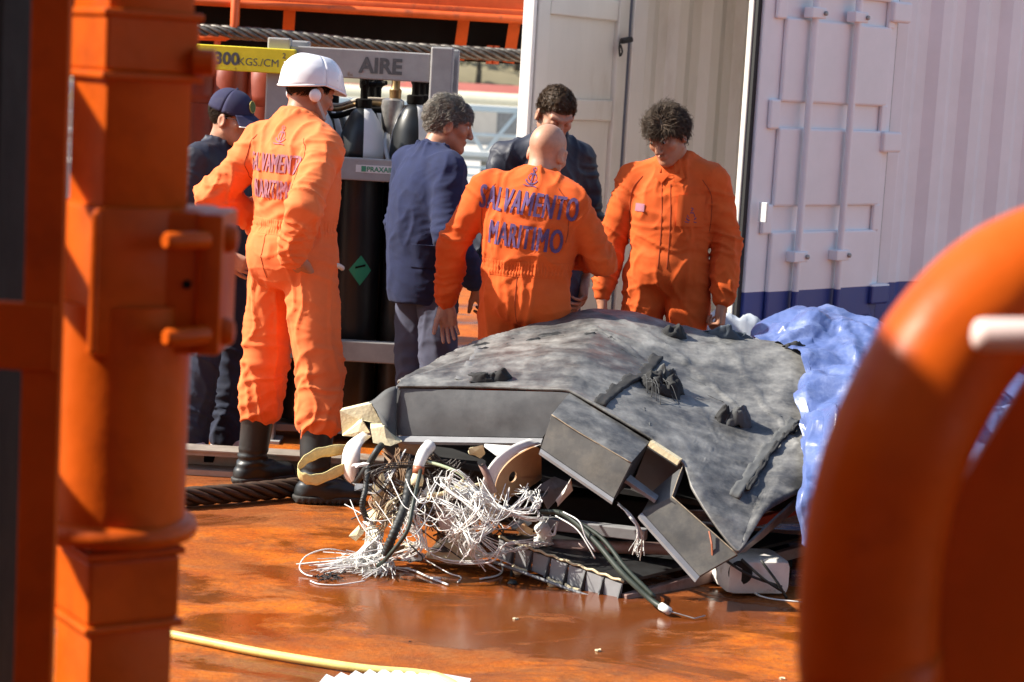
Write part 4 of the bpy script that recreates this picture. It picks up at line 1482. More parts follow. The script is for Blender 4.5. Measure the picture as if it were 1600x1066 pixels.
def make_person(name, loc, facing, label, J, outfit, height=1.75, head_rot=(0, 0, 0), skin=SKIN, hands=None, bald=False, seed=1):
    s = height / 1.75
    D = dict(hipL=(-.095, 0, .93), hipR=(.095, 0, .93), kneeL=(-.115, .025, .50), kneeR=(.115, .025, .50),
             ankL=(-.125, -.015, .09), ankR=(.125, -.015, .09), toeL=12, toeR=-12,
             pel=(0, 0, .99), waist=(0, .005, 1.10), chest=(0, .0, 1.29), neck=(0, -.02, 1.485),
             shL=(-.185, -.015, 1.425), shR=(.185, -.015, 1.425), elL=(-.25, -.03, 1.14), elR=(.25, -.03, 1.14),
             wrL=(-.245, .07, .90), wrR=(.245, .07, .90), head=(0, .022, 1.625))
    D.update(J)
    J = {k: (tuple(np.array(v, float) * s) if not k.startswith('toe') else v) for k, v in D.items()}
    root = empty(name, loc, math.atan2(-facing[0], facing[1]), label, 'person')
    V3 = lambda k: np.array(J[k])
    # ---------- body axes
    X = V3('shR') - V3('shL')
    X /= np.linalg.norm(X)
    def frame(a, b):
        Z = V3(b) - V3(a)
        Z /= np.linalg.norm(Z)
        x = X - Z * (X @ Z)
        x /= np.linalg.norm(x)
        return np.stack([x, np.cross(Z, x), Z], 1)
    Fc, Fp = frame('waist', 'neck'), frame('pel', 'chest')
    baggy = outfit.get('baggy', 1.0)
    # ---------- skin: torso, limbs, head and hands in one body mesh
    parts = []
    b = SDF()
    b.el(V3('chest'), np.array((.155, .10, .19)) * s, Fc, k=.05).el(V3('pel'), np.array((.15, .10, .14)) * s, Fp, k=.06)
    b.rc(V3('shL'), V3('shR'), .05 * s, .05 * s, k=.04)
    for q in 'LR':
        b.chain([V3('sh' + q), V3('el' + q), V3('wr' + q)], [.045 * s, .038 * s, .024 * s])
        b.chain([V3('hip' + q), V3('knee' + q), V3('ank' + q)], [.075 * s, .05 * s, .035 * s])
    parts.append(b.mesh(.014))
    HR = rot3(*head_rot)
    hc = V3('head')
    hs = head_sdf()
    nk = np.array(HR.transposed() @ Vector(V3('neck') - hc))
    hs.rc((0, -.022, -.045), nk + np.array((0, .0, .01)), .053, .058, k=.03)
    hv, hf = hs.mesh(.0042)
    hv = np_smooth(hv, hf, 1, .4)
    hv = xf(hv * (s ** .5), HR, hc)
    parts.append((hv, hf))
    for q, spec in (hands or {}).items():
        side = -1 if q == 'R' else 1
        fd = Vector(spec['dir']).normalized()
        pn = Vector(spec['palm'])
        pn = (pn - fd * pn.dot(fd)).normalized()
        xs_ = fd.cross(pn)
        sd_ = spec.get('thumb_side', None)
        M = Matrix((xs_, fd, pn)).transposed()
        hh = hand_sdf(spec.get('curl', (30, 35, 25)), 1.0, spec.get('thumb', (38, 18)), spec.get('side', 1))
        vv, ff = hh.mesh(.003)
        vv = np_smooth(vv, ff, 1, .3)
        parts.append((xf(vv * s, M, V3('wr' + q) + np.array(fd) * .03), ff))
    Vs, Fs, o = [], [], 0
    for v, f in parts:
        Vs.append(v)
        Fs.append(f + o)
        o += len(v)
    body = link('body', np_mesh('body', np.concatenate(Vs), np.concatenate(Fs)), skin, root)
    hm = Matrix.Translation(hc) @ HR.to_4x4()
    for sx in (-1, 1):
        e = MB().lathe([(.001, -.0120), (.006, -.0105), (.0105, -.0055), (.012, 0), (.0105, .0055), (.006, .0105), (.001, .012)], n=14, mi=0).build('eye', EYE, root, smooth=True)
        e.matrix_local = hm @ Matrix.Translation((sx * .032, .0775, .006)) @ Matrix.Rotation(R(-90), 4, 'X')
        ir = MB().lathe([(.0056, .0112), (.004, .0122), (.001, .0125)], n=12).build('iris', IRIS, e, smooth=True)
    # ---------- garments
    def torso(sd, wide=1.0, deep=1.0, low=True):
        bl = outfit.get('belly', 1.0)
        sd.el(V3('chest') + np.array((0, -.005, .01)) * s, np.array((.185 * wide, .128 * deep, .20)) * s, Fc, k=.05)
        sd.el(lerp(V3('waist'), V3('chest'), .45), np.array((.175 * wide, .130 * deep * bl, .17)) * s, Fp, k=.06)
        sd.el(V3('waist'), np.array((.168 * wide, .125 * deep * bl, .12)) * s, Fp, k=.06)
        sd.rc(lerp(V3('shL'), V3('shR'), .08), lerp(V3('shL'), V3('shR'), .92), .060 * s, .060 * s, k=.05)
        sd.rc(lerp(V3('shL'), V3('neck'), .3), lerp(V3('neck'), V3('chest'), .05), .055 * s, .062 * s, k=.05)
        sd.rc(lerp(V3('shR'), V3('neck'), .3), lerp(V3('neck'), V3('chest'), .05), .055 * s, .062 * s, k=.05)
    def arms(sd, w=1.0):
        for q in 'LR':
            sh, el_, wr = V3('sh' + q), V3('el' + q), V3('wr' + q)
            sd.rc(sh + np.array((0, 0, -.008)) * s, el_, .066 * w * s, .058 * w * s, k=.035)
            cuff = wr + (wr - el_) / np.linalg.norm(wr - el_) * .005
            sd.rc(el_, lerp(el_, cuff, .80), .060 * w * s, .050 * w * s, k=.02)
            sd.rc(lerp(el_, cuff, .80), cuff, .048 * w * s, .038 * w * s, k=.012)
    def legs(sd, w=1.0, hem=.26, k=.04):
        sd.el(V3('pel'), np.array((.168 * w, .135 * w, .15)) * s, Fp, k=.05)
        sd.el(V3('pel') + np.array((0, -.055, -.045)) * s, np.array((.15, .10, .11)) * s, Fp, k=.05)
        for q in 'LR':
            hp, kn, an = V3('hip' + q), V3('knee' + q), V3('ank' + q)
            h_ = lerp(an, kn, hem)
            sd.rc(hp, kn, .094 * w * s, .078 * w * s, k=.022)
            sd.rc(kn, h_, .078 * w * s, .078 * w * s, k=.012)
    def collar(sd, up=.05, r_=.068):
        n0 = V3('neck')
        zd = np.array(Fc[:, 2])
        yd = np.array(Fc[:, 1])
        for t in np.linspace(0, 2 * math.pi, 15)[:-1]:
            d = np.array(Fc[:, 0]) * math.cos(t) * r_ + yd * math.sin(t) * r_ * 1.0
            drop = -.02 - .025 * max(0, math.sin(t))
            p0 = n0 + (d + zd * (drop - .005) + yd * .012) * s
            sd.rc(p0, p0 + (zd * (up + .012) - yd * .004 * (math.sin(t) < 0)) * s, .0095 * s, .0075 * s, k=.012)
    def zones():
        z = []
        for q in 'LR':
            el_, sh, wr = V3('el' + q), V3('sh' + q), V3('wr' + q)
            z.append((el_, .10 * s, .0075, wr - sh, .034))
            z.append((lerp(el_, wr, .75), .085 * s, .0065, wr - el_, .030))
            z.append((lerp(sh, el_, .25), .10 * s, .005, el_ - sh + np.array((0, .1, 0)), .045))
            kn, an, hp = V3('knee' + q), V3('ank' + q), V3('hip' + q)
            z.append((kn, .13 * s, .0075, an - hp, .050))
            z.append((lerp(an, kn, .35), .12 * s, .010, an - kn, .040))
            z.append((lerp(hp, kn, .15), .11 * s, .006, (kn - hp) + np.array((0.35 * (1 if q == 'L' else -1), 0, 0)), .05))
        z.append((lerp(V3('waist'), V3('chest'), .25), .15 * s, .006, (0.2, 0, 1), .055))
        return z
    def finish(sd, h, nm, material, amp=1.0, pleat=None, z=None, extra=None):
        v, f = sd.mesh(h)
        v = np_smooth(v, f, 2, .5)
        N = np_normals(v, f)
        v = wrinkle(v, N, [(a, b_, c * amp * 1.35, d, e) for a, b_, c, d, e in (zones() if z is None else z)], .0036 * amp, seed, pleat)
        if extra:
            v = extra(v, N)
        me = np_mesh(nm, v, f)
        return link(nm, me, material, root), BVHTree.FromPolygons([Vector(q) for q in v], f.tolist())
    bvh = None
    if outfit['kind'] == 'coverall':
        sd = SDF()
        torso(sd, *outfit.get('torso', (1.04, 1.06)))
        arms(sd, 1.05 * baggy)
        legs(sd, 1.06 * baggy, outfit.get('hem', .62))
        collar(sd)
        wz = lerp(V3('waist'), V3('pel'), .15)
        cov, bvh = finish(sd, .0078, 'coverall', outfit['mat'], 1.15, pleat=(wz, Fp[:, 2], .030, .0055, 50))
        nseg, band = 420, []
        wz_ = Vector(wz)
        for j in range(9):
            hgt = (j / 8 - .5) * .062
            row = []
            for i in range(nseg + 1):
                a = 2 * math.pi * i / nseg
                dr = Vector((math.cos(a), math.sin(a), 0))
                c_ = wz_ + Vector(Fp[:, 2]) * hgt
                hit = bvh.ray_cast(c_ + dr * .03, dr)[0]
                if hit is None or (hit - c_).length > .22:
                    hit = c_ + dr * .14
                prof = 1 - abs(hgt / .031) ** 3
                pl = math.sin(a * 74 + 2.2 * mnoise.noise(Vector((a * 3, hgt * 30, seed)))) * (.6 + .6 * mnoise.noise(Vector((a * 9, 0, seed))))
                row.append(hit + dr * (.0015 + .0028 * prof * (1 + pl) + .002 * prof * math.sin(hgt * 300)))
            band.append(row)
        if not outfit.get('plain_waist'):
            MB().grid(band).build('elastic_waistband', outfit['mat'], root, smooth=True)
    else:
        sd = SDF()
        legs(sd, 1.02, outfit.get('hem', .02))
        finish(sd, .0085, 'trousers', outfit['legs'], 1.0)
        sd = SDF()
        torso(sd, *outfit.get('torso', (1.08, 1.12)))
        arms(sd, outfit.get('arm', 1.12))
        hem = lerp(V3('pel'), V3('waist'), -.25)
        sd.el(lerp(V3('pel'), V3('waist'), .25), np.array((.188, .150, .19)) * s, Fp, k=.06)
        if outfit.get('long'):
            sd.el(V3('pel') + np.array((0, -.01, -.06)) * s, np.array((.185, .165, .30)) * s, Fp, k=.04)
        sd.cut(np.array(hem) - np.array((0, 0, outfit.get('drop', .05))) * s, -np.array(Fp[:, 2]))
        collar(sd, .06, .074)
        jk, bvh = finish(sd, .0082, 'jacket', outfit['top'], outfit.get('amp', .75))
    # ---------- footwear
    for q in 'LR':
        an, kn = V3('ank' + q), V3('knee' + q)
        tr_ = R(J['toe' + q])
        fd = np.array((-math.sin(tr_), math.cos(tr_), 0))
        sd_ = np.array((fd[1], -fd[0], 0))
        fz0 = an[2] - .09 * s
        a0 = np.array((an[0], an[1], fz0))
        if outfit['feet'] == 'boots':
            b = SDF()
            top = np.array(lerp(an, kn, .58))
            b.rc(a0 + (0, 0, .10), top, .057 * s, .071 * s, k=.02)
            b.rc(a0 + fd * -.035 + np.array((0, 0, .045)), a0 + fd * .06 + np.array((0, 0, .055)), .048, .049, k=.03)
            b.rc(a0 + fd * .05 + np.array((0, 0, .05)), a0 + fd * .165 + np.array((0, 0, .044)), .050, .046, k=.03)
            b.cut(top - np.array((0, 0, .006)), (0, 0, 1))
            b.cut(a0 + np.array((0, 0, .018)), (0, 0, -1))
            v, f = b.mesh(.0065)
            v = np_smooth(v, f, 2)
            N = np_normals(v, f)
            hgt = v[:, 2] - a0[2]
            fold = np.exp(-((hgt - .115) / .035) ** 2) * .004 * np.sin(hgt * 210 + 3 * pnoise(v * 14))
            v = v + N * (fold + .0025 * pnoise(v * 13))[:, None]
            bt = link('boot', np_mesh('boot', v, f), BOOT, root)
            so = SDF()
            so.rc(a0 + fd * -.038 + np.array((0, 0, .03)), a0 + fd * .0 + np.array((0, 0, .03)), .053, .051, k=.02)
            so.rc(a0 + np.array((0, 0, .03)), a0 + fd * .165 + np.array((0, 0, .028)), .052, .052, k=.02)
            so.cut(a0 + np.array((0, 0, .034)), (0, 0, 1))
            so.cut(a0 + np.array((0, 0, .002)), (0, 0, -1))
            v, f = so.mesh(.006)
            hgt = v[:, 2] - a0[2]
            N = np_normals(v, f)
            along = (v - a0) @ fd
            v = v + N * (.002 * np.sign(np.sin(along * 250)) * (hgt < .02))[:, None]
            link('sole', np_mesh('sole', v, f), SOLE, bt)
            pp = top + sd_ * .062 * (1 if q == 'R' else -1) * s
            MB().box(Vector(pp) + Vector((0, 0, -.03)), (.016, .05, .06), Matrix.Rotation(math.atan2(sd_[1], sd_[0]), 3, 'Z'), bev=.004).build('pull_tab', BOOT, bt)
        else:
            b = SDF()
            b.rc(a0 + fd * -.045 + np.array((0, 0, .045)), a0 + fd * .05 + np.array((0, 0, .055)), .040, .040, k=.02)
            b.rc(a0 + fd * .05 + np.array((0, 0, .048)), a0 + fd * .165 + np.array((0, 0, .034)), .042, .034, k=.02)
            b.rc(a0 + np.array((0, 0, .06)), a0 + np.array((0, 0, .10)), .042, .042, k=.02)
            b.cut(a0 + np.array((0, 0, .004)), (0, 0, -1))
            v, f = b.mesh(.007)
            sh = link('shoe', np_mesh('shoe', np_smooth(v, f, 1), f), outfit.get('shoe', BOOT), root)
    return root, hm, bvh, J, HR, hc

def back_print(root, bvh, z_top, mtl, size=.068, tilt=0, dx=0.0, lines=('SALVAMENTO', 'MARITIMO')):
    up = (math.sin(R(tilt)), 0, math.cos(R(tilt)))
    rt = (math.cos(R(tilt)), 0, -math.sin(R(tilt)))
    z = z_top
    for i, t in enumerate(lines):
        vs, fs = text_mesh(t, size, 0, .008, space=1.12)
        vs = [(a * .76 + dx, b * 1.75) for a, b in vs]
        lt = None
        for kk, off in enumerate((0, -.0026, .0026)):
            o_ = project_marks(([(a + off, b) for a, b in vs], fs), bvh, (0, -.1, z), rt, up, (0, 1, 0), root, 'lettering', mtl, lift=.0035 + .0004 * kk)
            if lt is None:
                lt = o_
            elif o_ is not None and lt is not None:
                bm = bmesh.new()
                bm.from_mesh(lt.data)
                bm.from_mesh(o_.data)
                bm.to_mesh(lt.data)
                bm.free()
                bpy.data.objects.remove(o_)
        z -= size * 1.72
    project_marks(anchor_mark(.052), bvh, (dx + up[0] * .1, -.1, z_top + .150), rt, up, (0, 1, 0), root, 'emblem', mtl)

def pocket_patch(root, bvh, org, right, up, direction, w, h, mtl, lift=.009, name='pocket', n=9):
    vs, fs = [], []
    for j in range(n):
        for i in range(n):
            vs.append(((i / (n - 1) - .5) * w, (j / (n - 1) - .5) * h))
    for j in range(n - 1):
        for i in range(n - 1):
            fs.append((j * n + i, j * n + i + 1, (j + 1) * n + i + 1, (j + 1) * n + i))
    org_, right_, up_, dr = Vector(org), Vector(right), Vector(up), Vector(direction)
    rows = []
    for j in range(n):
        row = []
        for i in range(n):
            a, b = vs[j * n + i]
            st = org_ + right_ * a + up_ * b - dr * .5
            hit = bvh.ray_cast(st, dr)[0]
            if hit is None:
                return None
            row.append(hit - dr * lift)
        rows.append(row)
    return MB().grid(rows, th=lift * 1.6).build(name, mtl, root, angle=50)

def seam(root, bvh, pts, direction, mtl, r_=.0016, name='seam'):
    d = Vector(direction).normalized()
    out = []
    for p in catmull(pts, 26):
        h = bvh.ray_cast(Vector(p) - d * .5, d)[0]
        if h is not None:
            out.append(h - d * .0006)
    if len(out) > 3:
        return MB().tube(out, r_, 5).build(name, mtl, root, smooth=True)
SEAM_O = mat('coverall seam thread', (.30, .045, .010), .9)
def put_hair(root, hm, m, mtl, name='hair'):
    o = m.build(name, mtl, root, smooth=True)
    o.matrix_local = hm
    return o
def scalp(region_z=-.02, back=True, grow=1.03):
    "thin skull cap under the tufts"
    m = MB()
    rows = []
    return m

def put_scalp(m, keep):
    C = np.array((0, -.012, .032))
    Rd = np.array((.0765, .0965, .0885))
    nu, nv = 40, 26
    idx = {}
    vs, fs = [], []
    for j in range(nv + 1):
        for i in range(nu):
            th, ph = math.pi * j / nv, 2 * math.pi * i / nu
            u = np.array((math.sin(th) * math.cos(ph), math.sin(th) * math.sin(ph), math.cos(th)))
            idx[(j, i)] = len(vs)
            vs.append(tuple(C + u * Rd))
    for j in range(nv):
        for i in range(nu):
            q = [idx[(j, i)], idx[(j + 1, i)], idx[(j + 1, (i + 1) % nu)], idx[(j, (i + 1) % nu)]]
            c = np.mean([vs[k] for k in q], 0)
            u = (c - C) / Rd
            if keep(c, u / np.linalg.norm(u)) > .45:
                fs.append(tuple(q))
    m.add(vs, fs)
    return m

def sm(x, a, b):
    t = min(1, max(0, (x - a) / (b - a)))
    return t * t * (3 - 2 * t)
def full_hair(fringe=.055, nape=-.075, side=-.02):
    def reg(p, u):
        # below the hairline there is no hair; hairline drops from forehead to nape
        y = p[1]
        line = np.interp(y, (-.09, -.05, -.015, .02, .05, .09), (nape, nape + .005, -.035, side + .03, fringe - .01, fringe))
        return sm(p[2], line - .004, line + .012)
    return reg

# ---------------------------------------------------------------- 1. man in white helmet, back to camera, hand in pocket
hg = G(449, 771)
r1, hm, bv, J, HR, hc = make_person('person', (hg.x - .02, hg.y, 0), (.62, .78), 'person in faded orange coverall and white helmet, hand in pocket, wearing black boots',
    dict(kneeL=(-.16, .03, .50), ankL=(-.205, .02, .09), kneeR=(.155, .02, .50), ankR=(.20, -.025, .09), toeL=-14, toeR=-44,
         shL=(-.185, -.02, 1.405), shR=(.18, -.03, 1.40), elL=(-.32, -.14, 1.17), wrL=(-.24, .08, 1.07),
         elR=(.245, -.20, 1.175), wrR=(.160, -.165, .985), neck=(0, -.005, 1.495), head=(.0, .055, 1.61)),
    dict(kind='coverall', mat=COVER_F, feet='boots', hem=.60, baggy=1.08, torso=(1.0, 1.02)), height=1.83, head_rot=(-16, 16, 0), skin=SKIN2,
    hands={'R': dict(dir=(-.15, .95, -.75), palm=(-.3, 1, 0), side=-1, curl=(10, 12, 10)), 'L': dict(dir=(.6, .6, -.2), palm=(.3, 0, -1), side=1)}, seed=1)
back_print(r1, bv, 1.355, COVER_PRINT_F, .062, dx=.012)
s1 = 1.83 / 1.75
for sx in (-1, 1):
    seam(r1, bv, [(sx * .135, -.1, 1.50), (sx * .175, -.1, 1.44), (sx * .185, -.1, 1.32), (sx * .18, -.1, 1.24)], (0, 1, 0), SEAM_O)
seam(r1, bv, [(0, -.1, 1.10), (.0, -.1, 1.0), (.0, -.1, .92)], (0, 1, 0), SEAM_O)
pk = pocket_patch(r1, bv, (.16, .04, .70), (0.35, .94, 0), (0, .05, 1), (-.94, .35, 0), .15, .19, COVER_F, lift=.008, name='thigh_pocket')
if pk:
    pf = pocket_patch(r1, bv, (.16, .04, .785), (0.35, .94, 0), (0, .05, 1), (-.94, .35, 0), .16, .055, COVER_F, lift=.014, name='pocket_flap', n=6)
# glove in hip pocket
gm = MB()
gm.box((.195, .035, .985), (.03, .075, .032), rot3(14, 10, 0), bev=.012).tube([(.20, .0, .998), (.212, .05, .985), (.205, .085, .972)], .011, 8, res=8)
gm.build('glove', GLOVE, r1, smooth=True)
# helmet
def helmet(root, hm):
    H = empty('helmet')
    H.parent = root
    H.matrix_local = hm @ Matrix.Translation((0, -.004, .028)) @ Matrix.Rotation(R(8), 4, 'X')
    rows = []
    nu, nv = 56, 20
    for j in range(nv + 1):
        t = j / nv
        row = []
        for i in range(nu + 1):
            a = 2 * math.pi * i / nu
            ca_, sa_ = math.cos(a), math.sin(a)
            th = t * math.pi * .5
            rx_, ry_ = .112, .140
            rr = math.sin(th) ** .86
            z = .128 * math.cos(th) ** .9
            # side flare: peak in front, nape drop at back
            fl = sm(t, .8, 1.0)
            y = sa_ * ry_ * rr * (1 + .16 * fl * max(0, sa_) ** 2)
            x = ca_ * rx_ * rr * (1 + .03 * fl)
            z -= fl * (.020 * max(0, sa_) + .030 * max(0, -sa_) - .006)
            # raised central ridge
            rdg = math.exp(-((x / .04) ** 4)) * .007 * sm(t, .08, .3) * (1 - sm(t, .75, .95))
            side_v = .005 * math.exp(-(((abs(ca_) - .9) / .12) ** 2)) * sm(t, .55, .65) * (1 - sm(t, .85, .92))
            row.append((x * (1 + rdg * 4 + side_v * 6), y * (1 + rdg * 4), z + rdg))
        rows.append(row)
    MB().grid(rows[::-1], th=.005).build('shell', HELMET, H, smooth=True)
    rim = [Vector(p) for p in rows[-1]]
    MB().tube(rim, .0045, 6).build('rim', HELMET, H, smooth=True)
    for sx in (-1, 1):
        MB().lathe([(.026, 0), (.028, .006), (.024, .014), (.01, .018)], (sx * .092, -.028, -.042), 18, Matrix.Rotation(R(90 * sx), 3, 'Y')).build('ear_boss', HELMET, H, smooth=True)
        MB().grid([[(sx * (.095 - .004 * t), -.022 + .062 * t + o_, -.045 - .085 * t) for o_ in (-.008, .008)] for t in np.linspace(0, 1, 8)], th=.002).build('chin_strap', STRAP, H)
        # vent slots
        for k in range(2):
            MB().slab([(sx * .098, .005 + k * .035, .045), (sx * .101, .033 + k * .03, .034), (sx * .094, .030 + k * .03, .050)], .004, nrm=(sx, 0, .3)).build('vent', GASKET, H)
    MB().tube([(-.088, .04, -.128), (0, .075, -.145), (.088, .04, -.128)], .006, 6, res=10).build('chin_strap', STRAP, H, smooth=True)
    MB().lathe([(.014, 0), (.013, .002)], (0.0, .143, .028), 14, Matrix.Rotation(R(-62), 3, 'X')).build('badge', COVER_PRINT, H)
    MB().box((-.035, -.105, .062), (.045, .004, .03), Matrix.Rotation(R(40), 3, 'X') @ Matrix.Rotation(R(-12), 3, 'Z')).build('sticker', STK_W, H)
helmet(r1, hm)
rgh = np.random.default_rng(1)
reg = full_hair(.03, -.085)
hr = hair_mesh(2200, .022, .05, lambda p, u: reg(p, u) * (p[2] < .04), rgh)
put_scalp(hr, reg)
put_hair(r1, hm, hr, H_DARK)

# ---------------------------------------------------------------- 2. man in cap behind, glasses
g = G(352, 716)
r2, hm, bv, J, HR, hc = make_person('person', (g.x - .07, g.y + .02, 0), (.88, -.47), 'person in navy cap and glasses with dark clothes, half hidden behind the orange post',
    dict(elL=(-.26, -.02, 1.14), wrL=(-.22, .14, .98), elR=(.26, -.02, 1.14), wrR=(.2, .16, 1.0), head=(0, .045, 1.62), ankL=(-.11, .02, .09), ankR=(.12, -.04, .09)),
    dict(kind='sep', top=NAVY_D, legs=JEANS, feet='shoes', shoe=SHOE, hem=.0), height=1.66, head_rot=(8, 10, 0), skin=SKIN,
    hands={'L': dict(dir=(.3, .8, -.3), palm=(1, 0, 0), side=1), 'R': dict(dir=(-.3, .8, -.3), palm=(-1, 0, 0), side=-1)}, seed=2)
rgh = np.random.default_rng(2)
reg = full_hair(.05, -.08)
hr = hair_mesh(2200, .02, .08, lambda p, u: reg(p, u) * (p[2] < .045), rgh)
put_scalp(hr, reg)
put_hair(r2, hm, hr, H_DARK)
cp = empty('cap')
cp.parent = r2
cp.matrix_local = hm @ Matrix.Translation((0, -.010, .035)) @ Matrix.Rotation(R(-6), 4, 'X')
rows = []
for j in range(13):
    t = j / 12
    th = t * math.pi * .52
    rows.append([(math.cos(a) * .086 * math.sin(th) ** .8, math.sin(a) * .108 * math.sin(th) ** .8, .098 * math.cos(th)) for a in np.linspace(0, 2 * math.pi, 41)])
MB().grid(rows[::-1], th=.003).build('crown', CAPM, cp, smooth=True)
rows = []
for j in range(9):
    t = j / 8
    rows.append([(math.sin(a) * (.080 + .004 * t), .055 + math.cos(a) * .05 + t * .075 * math.cos(a * .95) ** .6, .004 - .022 * t - .035 * math.sin(a) ** 2 * (.4 + t * .6) + .012) for a in np.linspace(-1.35, 1.35, 25)])
MB().grid(rows, th=.004).build('peak', CAPM, cp, smooth=True)
MB().tube([Vector(p) + Vector((0, .001, 0)) for p in rows[-1]], .0028, 6).build('peak_piping', STK_W, cp, smooth=True)
MB().lathe([(.006, .1), (.006, .104), (.002, .106)], n=10).build('button', CAPM, cp)
MB().lathe([(.024, 0), (.023, .003)], (0, .096, .050), 20, Matrix.Rotation(R(-68), 3, 'X')).build('badge', mat('green gold badge', (.10, .14, .03), .7), cp)
MB().tube([(.026 * math.cos(a), .0965 + .0 + .026 * math.sin(a) * -.37, .050 + .026 * math.sin(a) * .93) for a in np.linspace(0, 6.28, 24)], .0022, 6).build('badge_ring', mat('gold thread', (.5, .40, .12), .7), cp, smooth=True)
gl = empty('glasses')
gl.parent = r2
gl.matrix_local = hm
for sx in (-1, 1):
    MB().tube([(sx * .034 + .024 * math.cos(a), .108, .004 + .016 * math.sin(a)) for a in np.linspace(0, 6.28, 22)], .0016, 6).build('rim', GASKET, gl, smooth=True)
    MB().tube([(sx * .058, .107, .008), (sx * .076, .05, .010), (sx * .080, -.005, .008)], .0018, 6, res=8).build('temple', GASKET, gl, smooth=True)
MB().tube([(-.010, .109, .008), (0, .112, .011), (.010, .109, .008)], .0016, 6).build('bridge', GASKET, gl)

# ---------------------------------------------------------------- 3. grey-haired man in navy fleece
g3 = P(668, 400, 9.05)
r3, hm, bv, J, HR, hc = make_person('person', (g3.x - .0, 9.05, 0), (.84, .54), 'grey-haired person in navy fleece and work trousers seen in profile from behind',
    dict(elR=(.275, -.06, 1.14), wrR=(.24, .12, .93), elL=(-.26, 0, 1.14), wrL=(-.2, .15, .95), neck=(0, .0, 1.485), head=(0, .075, 1.615), chest=(0, .0, 1.28), ankL=(-.11, .08, .09), ankR=(.11, -.06, .09)),
    dict(kind='sep', top=NAVY, legs=NAVY_T, feet='shoes', shoe=BOOT, torso=(1.16, 1.26), arm=1.2, amp=.8, drop=.16, belly=1.08, long=True), height=1.70, head_rot=(-26, 12, 0), skin=SKIN2,
    hands={'R': dict(dir=(-.05, .5, -.85), palm=(-1, 0, 0), side=-1, curl=(35, 40, 25)), 'L': dict(dir=(.1, .6, -.7), palm=(1, 0, 0), side=1)}, seed=3)
rgh = np.random.default_rng(3)
reg = full_hair(.045, -.085, -.02)
hr = hair_mesh(6500, .048, .10, reg, rgh, thick=.0011, comb=(0, -.55, -.75), lift=.42, wave=1.6)
fr_ = hair_mesh(900, .045, .08, lambda p, u: sm(p[2], .05, .07) * sm(p[1], .02, .05), rgh, thick=.0011, comb=(0, .9, -.5), lift=.5)
hr.add(fr_.v, fr_.f)
put_scalp(hr, reg)
put_hair(r3, hm, hr, H_GREY)
pocket_patch(r3, bv, (.17, -.12, 1.0), (0.6, .8, 0), (0, 0, 1), (-.8, .6, 0), .12, .10, NAVY, lift=.004, name='hem_panel') 
wt = MB().tube([(J['wrL'][0] + .03 * math.cos(a), J['wrL'][1] + .01, J['wrL'][2] + .03 * math.sin(a) - .02) for a in np.linspace(0, 6.28, 16)], .006, 6)
wt.build('watch', VALVE, r3, smooth=True)

# ---------------------------------------------------------------- 4. bald man, back print
g4 = P(818, 500, 8.42)
r4, hm, bv, J, HR, hc = make_person('person', (g4.x, 8.42, 0), (.26, .965), 'bald person in orange coverall seen from behind, left hand hanging open',
    dict(shL=(-.195, -.01, 1.405), shR=(.20, -.0, 1.365), neck=(.02, .02, 1.455), chest=(.01, .01, 1.27), waist=(0, .0, 1.09),
         elL=(-.335, -.03, 1.145), wrL=(-.372, .04, .900), elR=(.315, .06, 1.12), wrR=(.10, .33, 1.12), head=(.040, .085, 1.570)),
    dict(kind='coverall', mat=COVER, feet='boots', baggy=1.05, torso=(1.13, 1.12)), height=1.665, head_rot=(-14, 20, 4), skin=SKIN, bald=True,
    hands={'L': dict(dir=(.16, .10, -1), palm=(.35, -.9, .0), side=1, curl=(22, 28, 20), thumb=(32, 6)), 'R': dict(dir=(-.6, .7, .0), palm=(-.5, -.3, -.6), side=-1)}, seed=4)
back_print(r4, bv, 1.245, COVER_PRINT, .079, tilt=4.5, dx=.012)

for sx in (-1, 1):
    seam(r4, bv, [(sx * .13, -.1, 1.36), (sx * .175, -.1, 1.30), (sx * .185, -.1, 1.20), (sx * .18, -.1, 1.14)], (0, 1, 0), SEAM_O)
seam(r4, bv, [(0, -.1, 1.0), (.0, -.1, .90), (.0, -.1, .80)], (0, 1, 0), SEAM_O)
seam(r4, bv, [(-.15, -.1, 1.315), (0, -.1, 1.30), (.15, -.1, 1.295)], (0, 1, 0), SEAM_O, .001)
# ---------------------------------------------------------------- 5. brown-haired man behind him
g5 = P(852, 300, 9.45)
r5, hm, bv, J, HR, hc = make_person('person', (g5.x, 9.45, 0), (.30, -.95), 'brown-haired person in dark navy jacket looking down behind the bald person',
    dict(shL=(-.165, -.01, 1.41), shR=(.20, -.02, 1.40), elR=(.27, -.02, 1.13), wrR=(.27, .03, .86), elL=(-.215, 0, 1.13), wrL=(-.20, .03, .86), neck=(0, .02, 1.48), head=(0, .075, 1.60)),
    dict(kind='sep', top=NAVY_D, legs=NAVY_T, feet='shoes', shoe=BOOT, torso=(.94, 1.0), arm=.98, amp=1.1), height=1.79, head_rot=(4, 34, -3), skin=SKIN,
    hands={'L': dict(dir=(.2, .6, -.7), palm=(1, 0, 0), side=1), 'R': dict(dir=(-.2, .6, -.7), palm=(-1, 0, 0), side=-1)}, seed=5)
rgh = np.random.default_rng(6)
reg = full_hair(.055, -.07)
hr = hair_mesh(5200, .025, .14, reg, rgh, thick=.0011, comb=(.2, .2, .3), lift=.95, wave=1.5)
put_scalp(hr, reg)
put_hair(r5, hm, hr, H_BROWN)
hd = empty('headset')
hd.parent = r5
hd.matrix_local = hm
MB().tube([(.080, -.005, .0), (.079, .03, -.02), (.070, .065, -.04)], .0016, 6, res=8).build('boom', GASKET, hd, smooth=True)
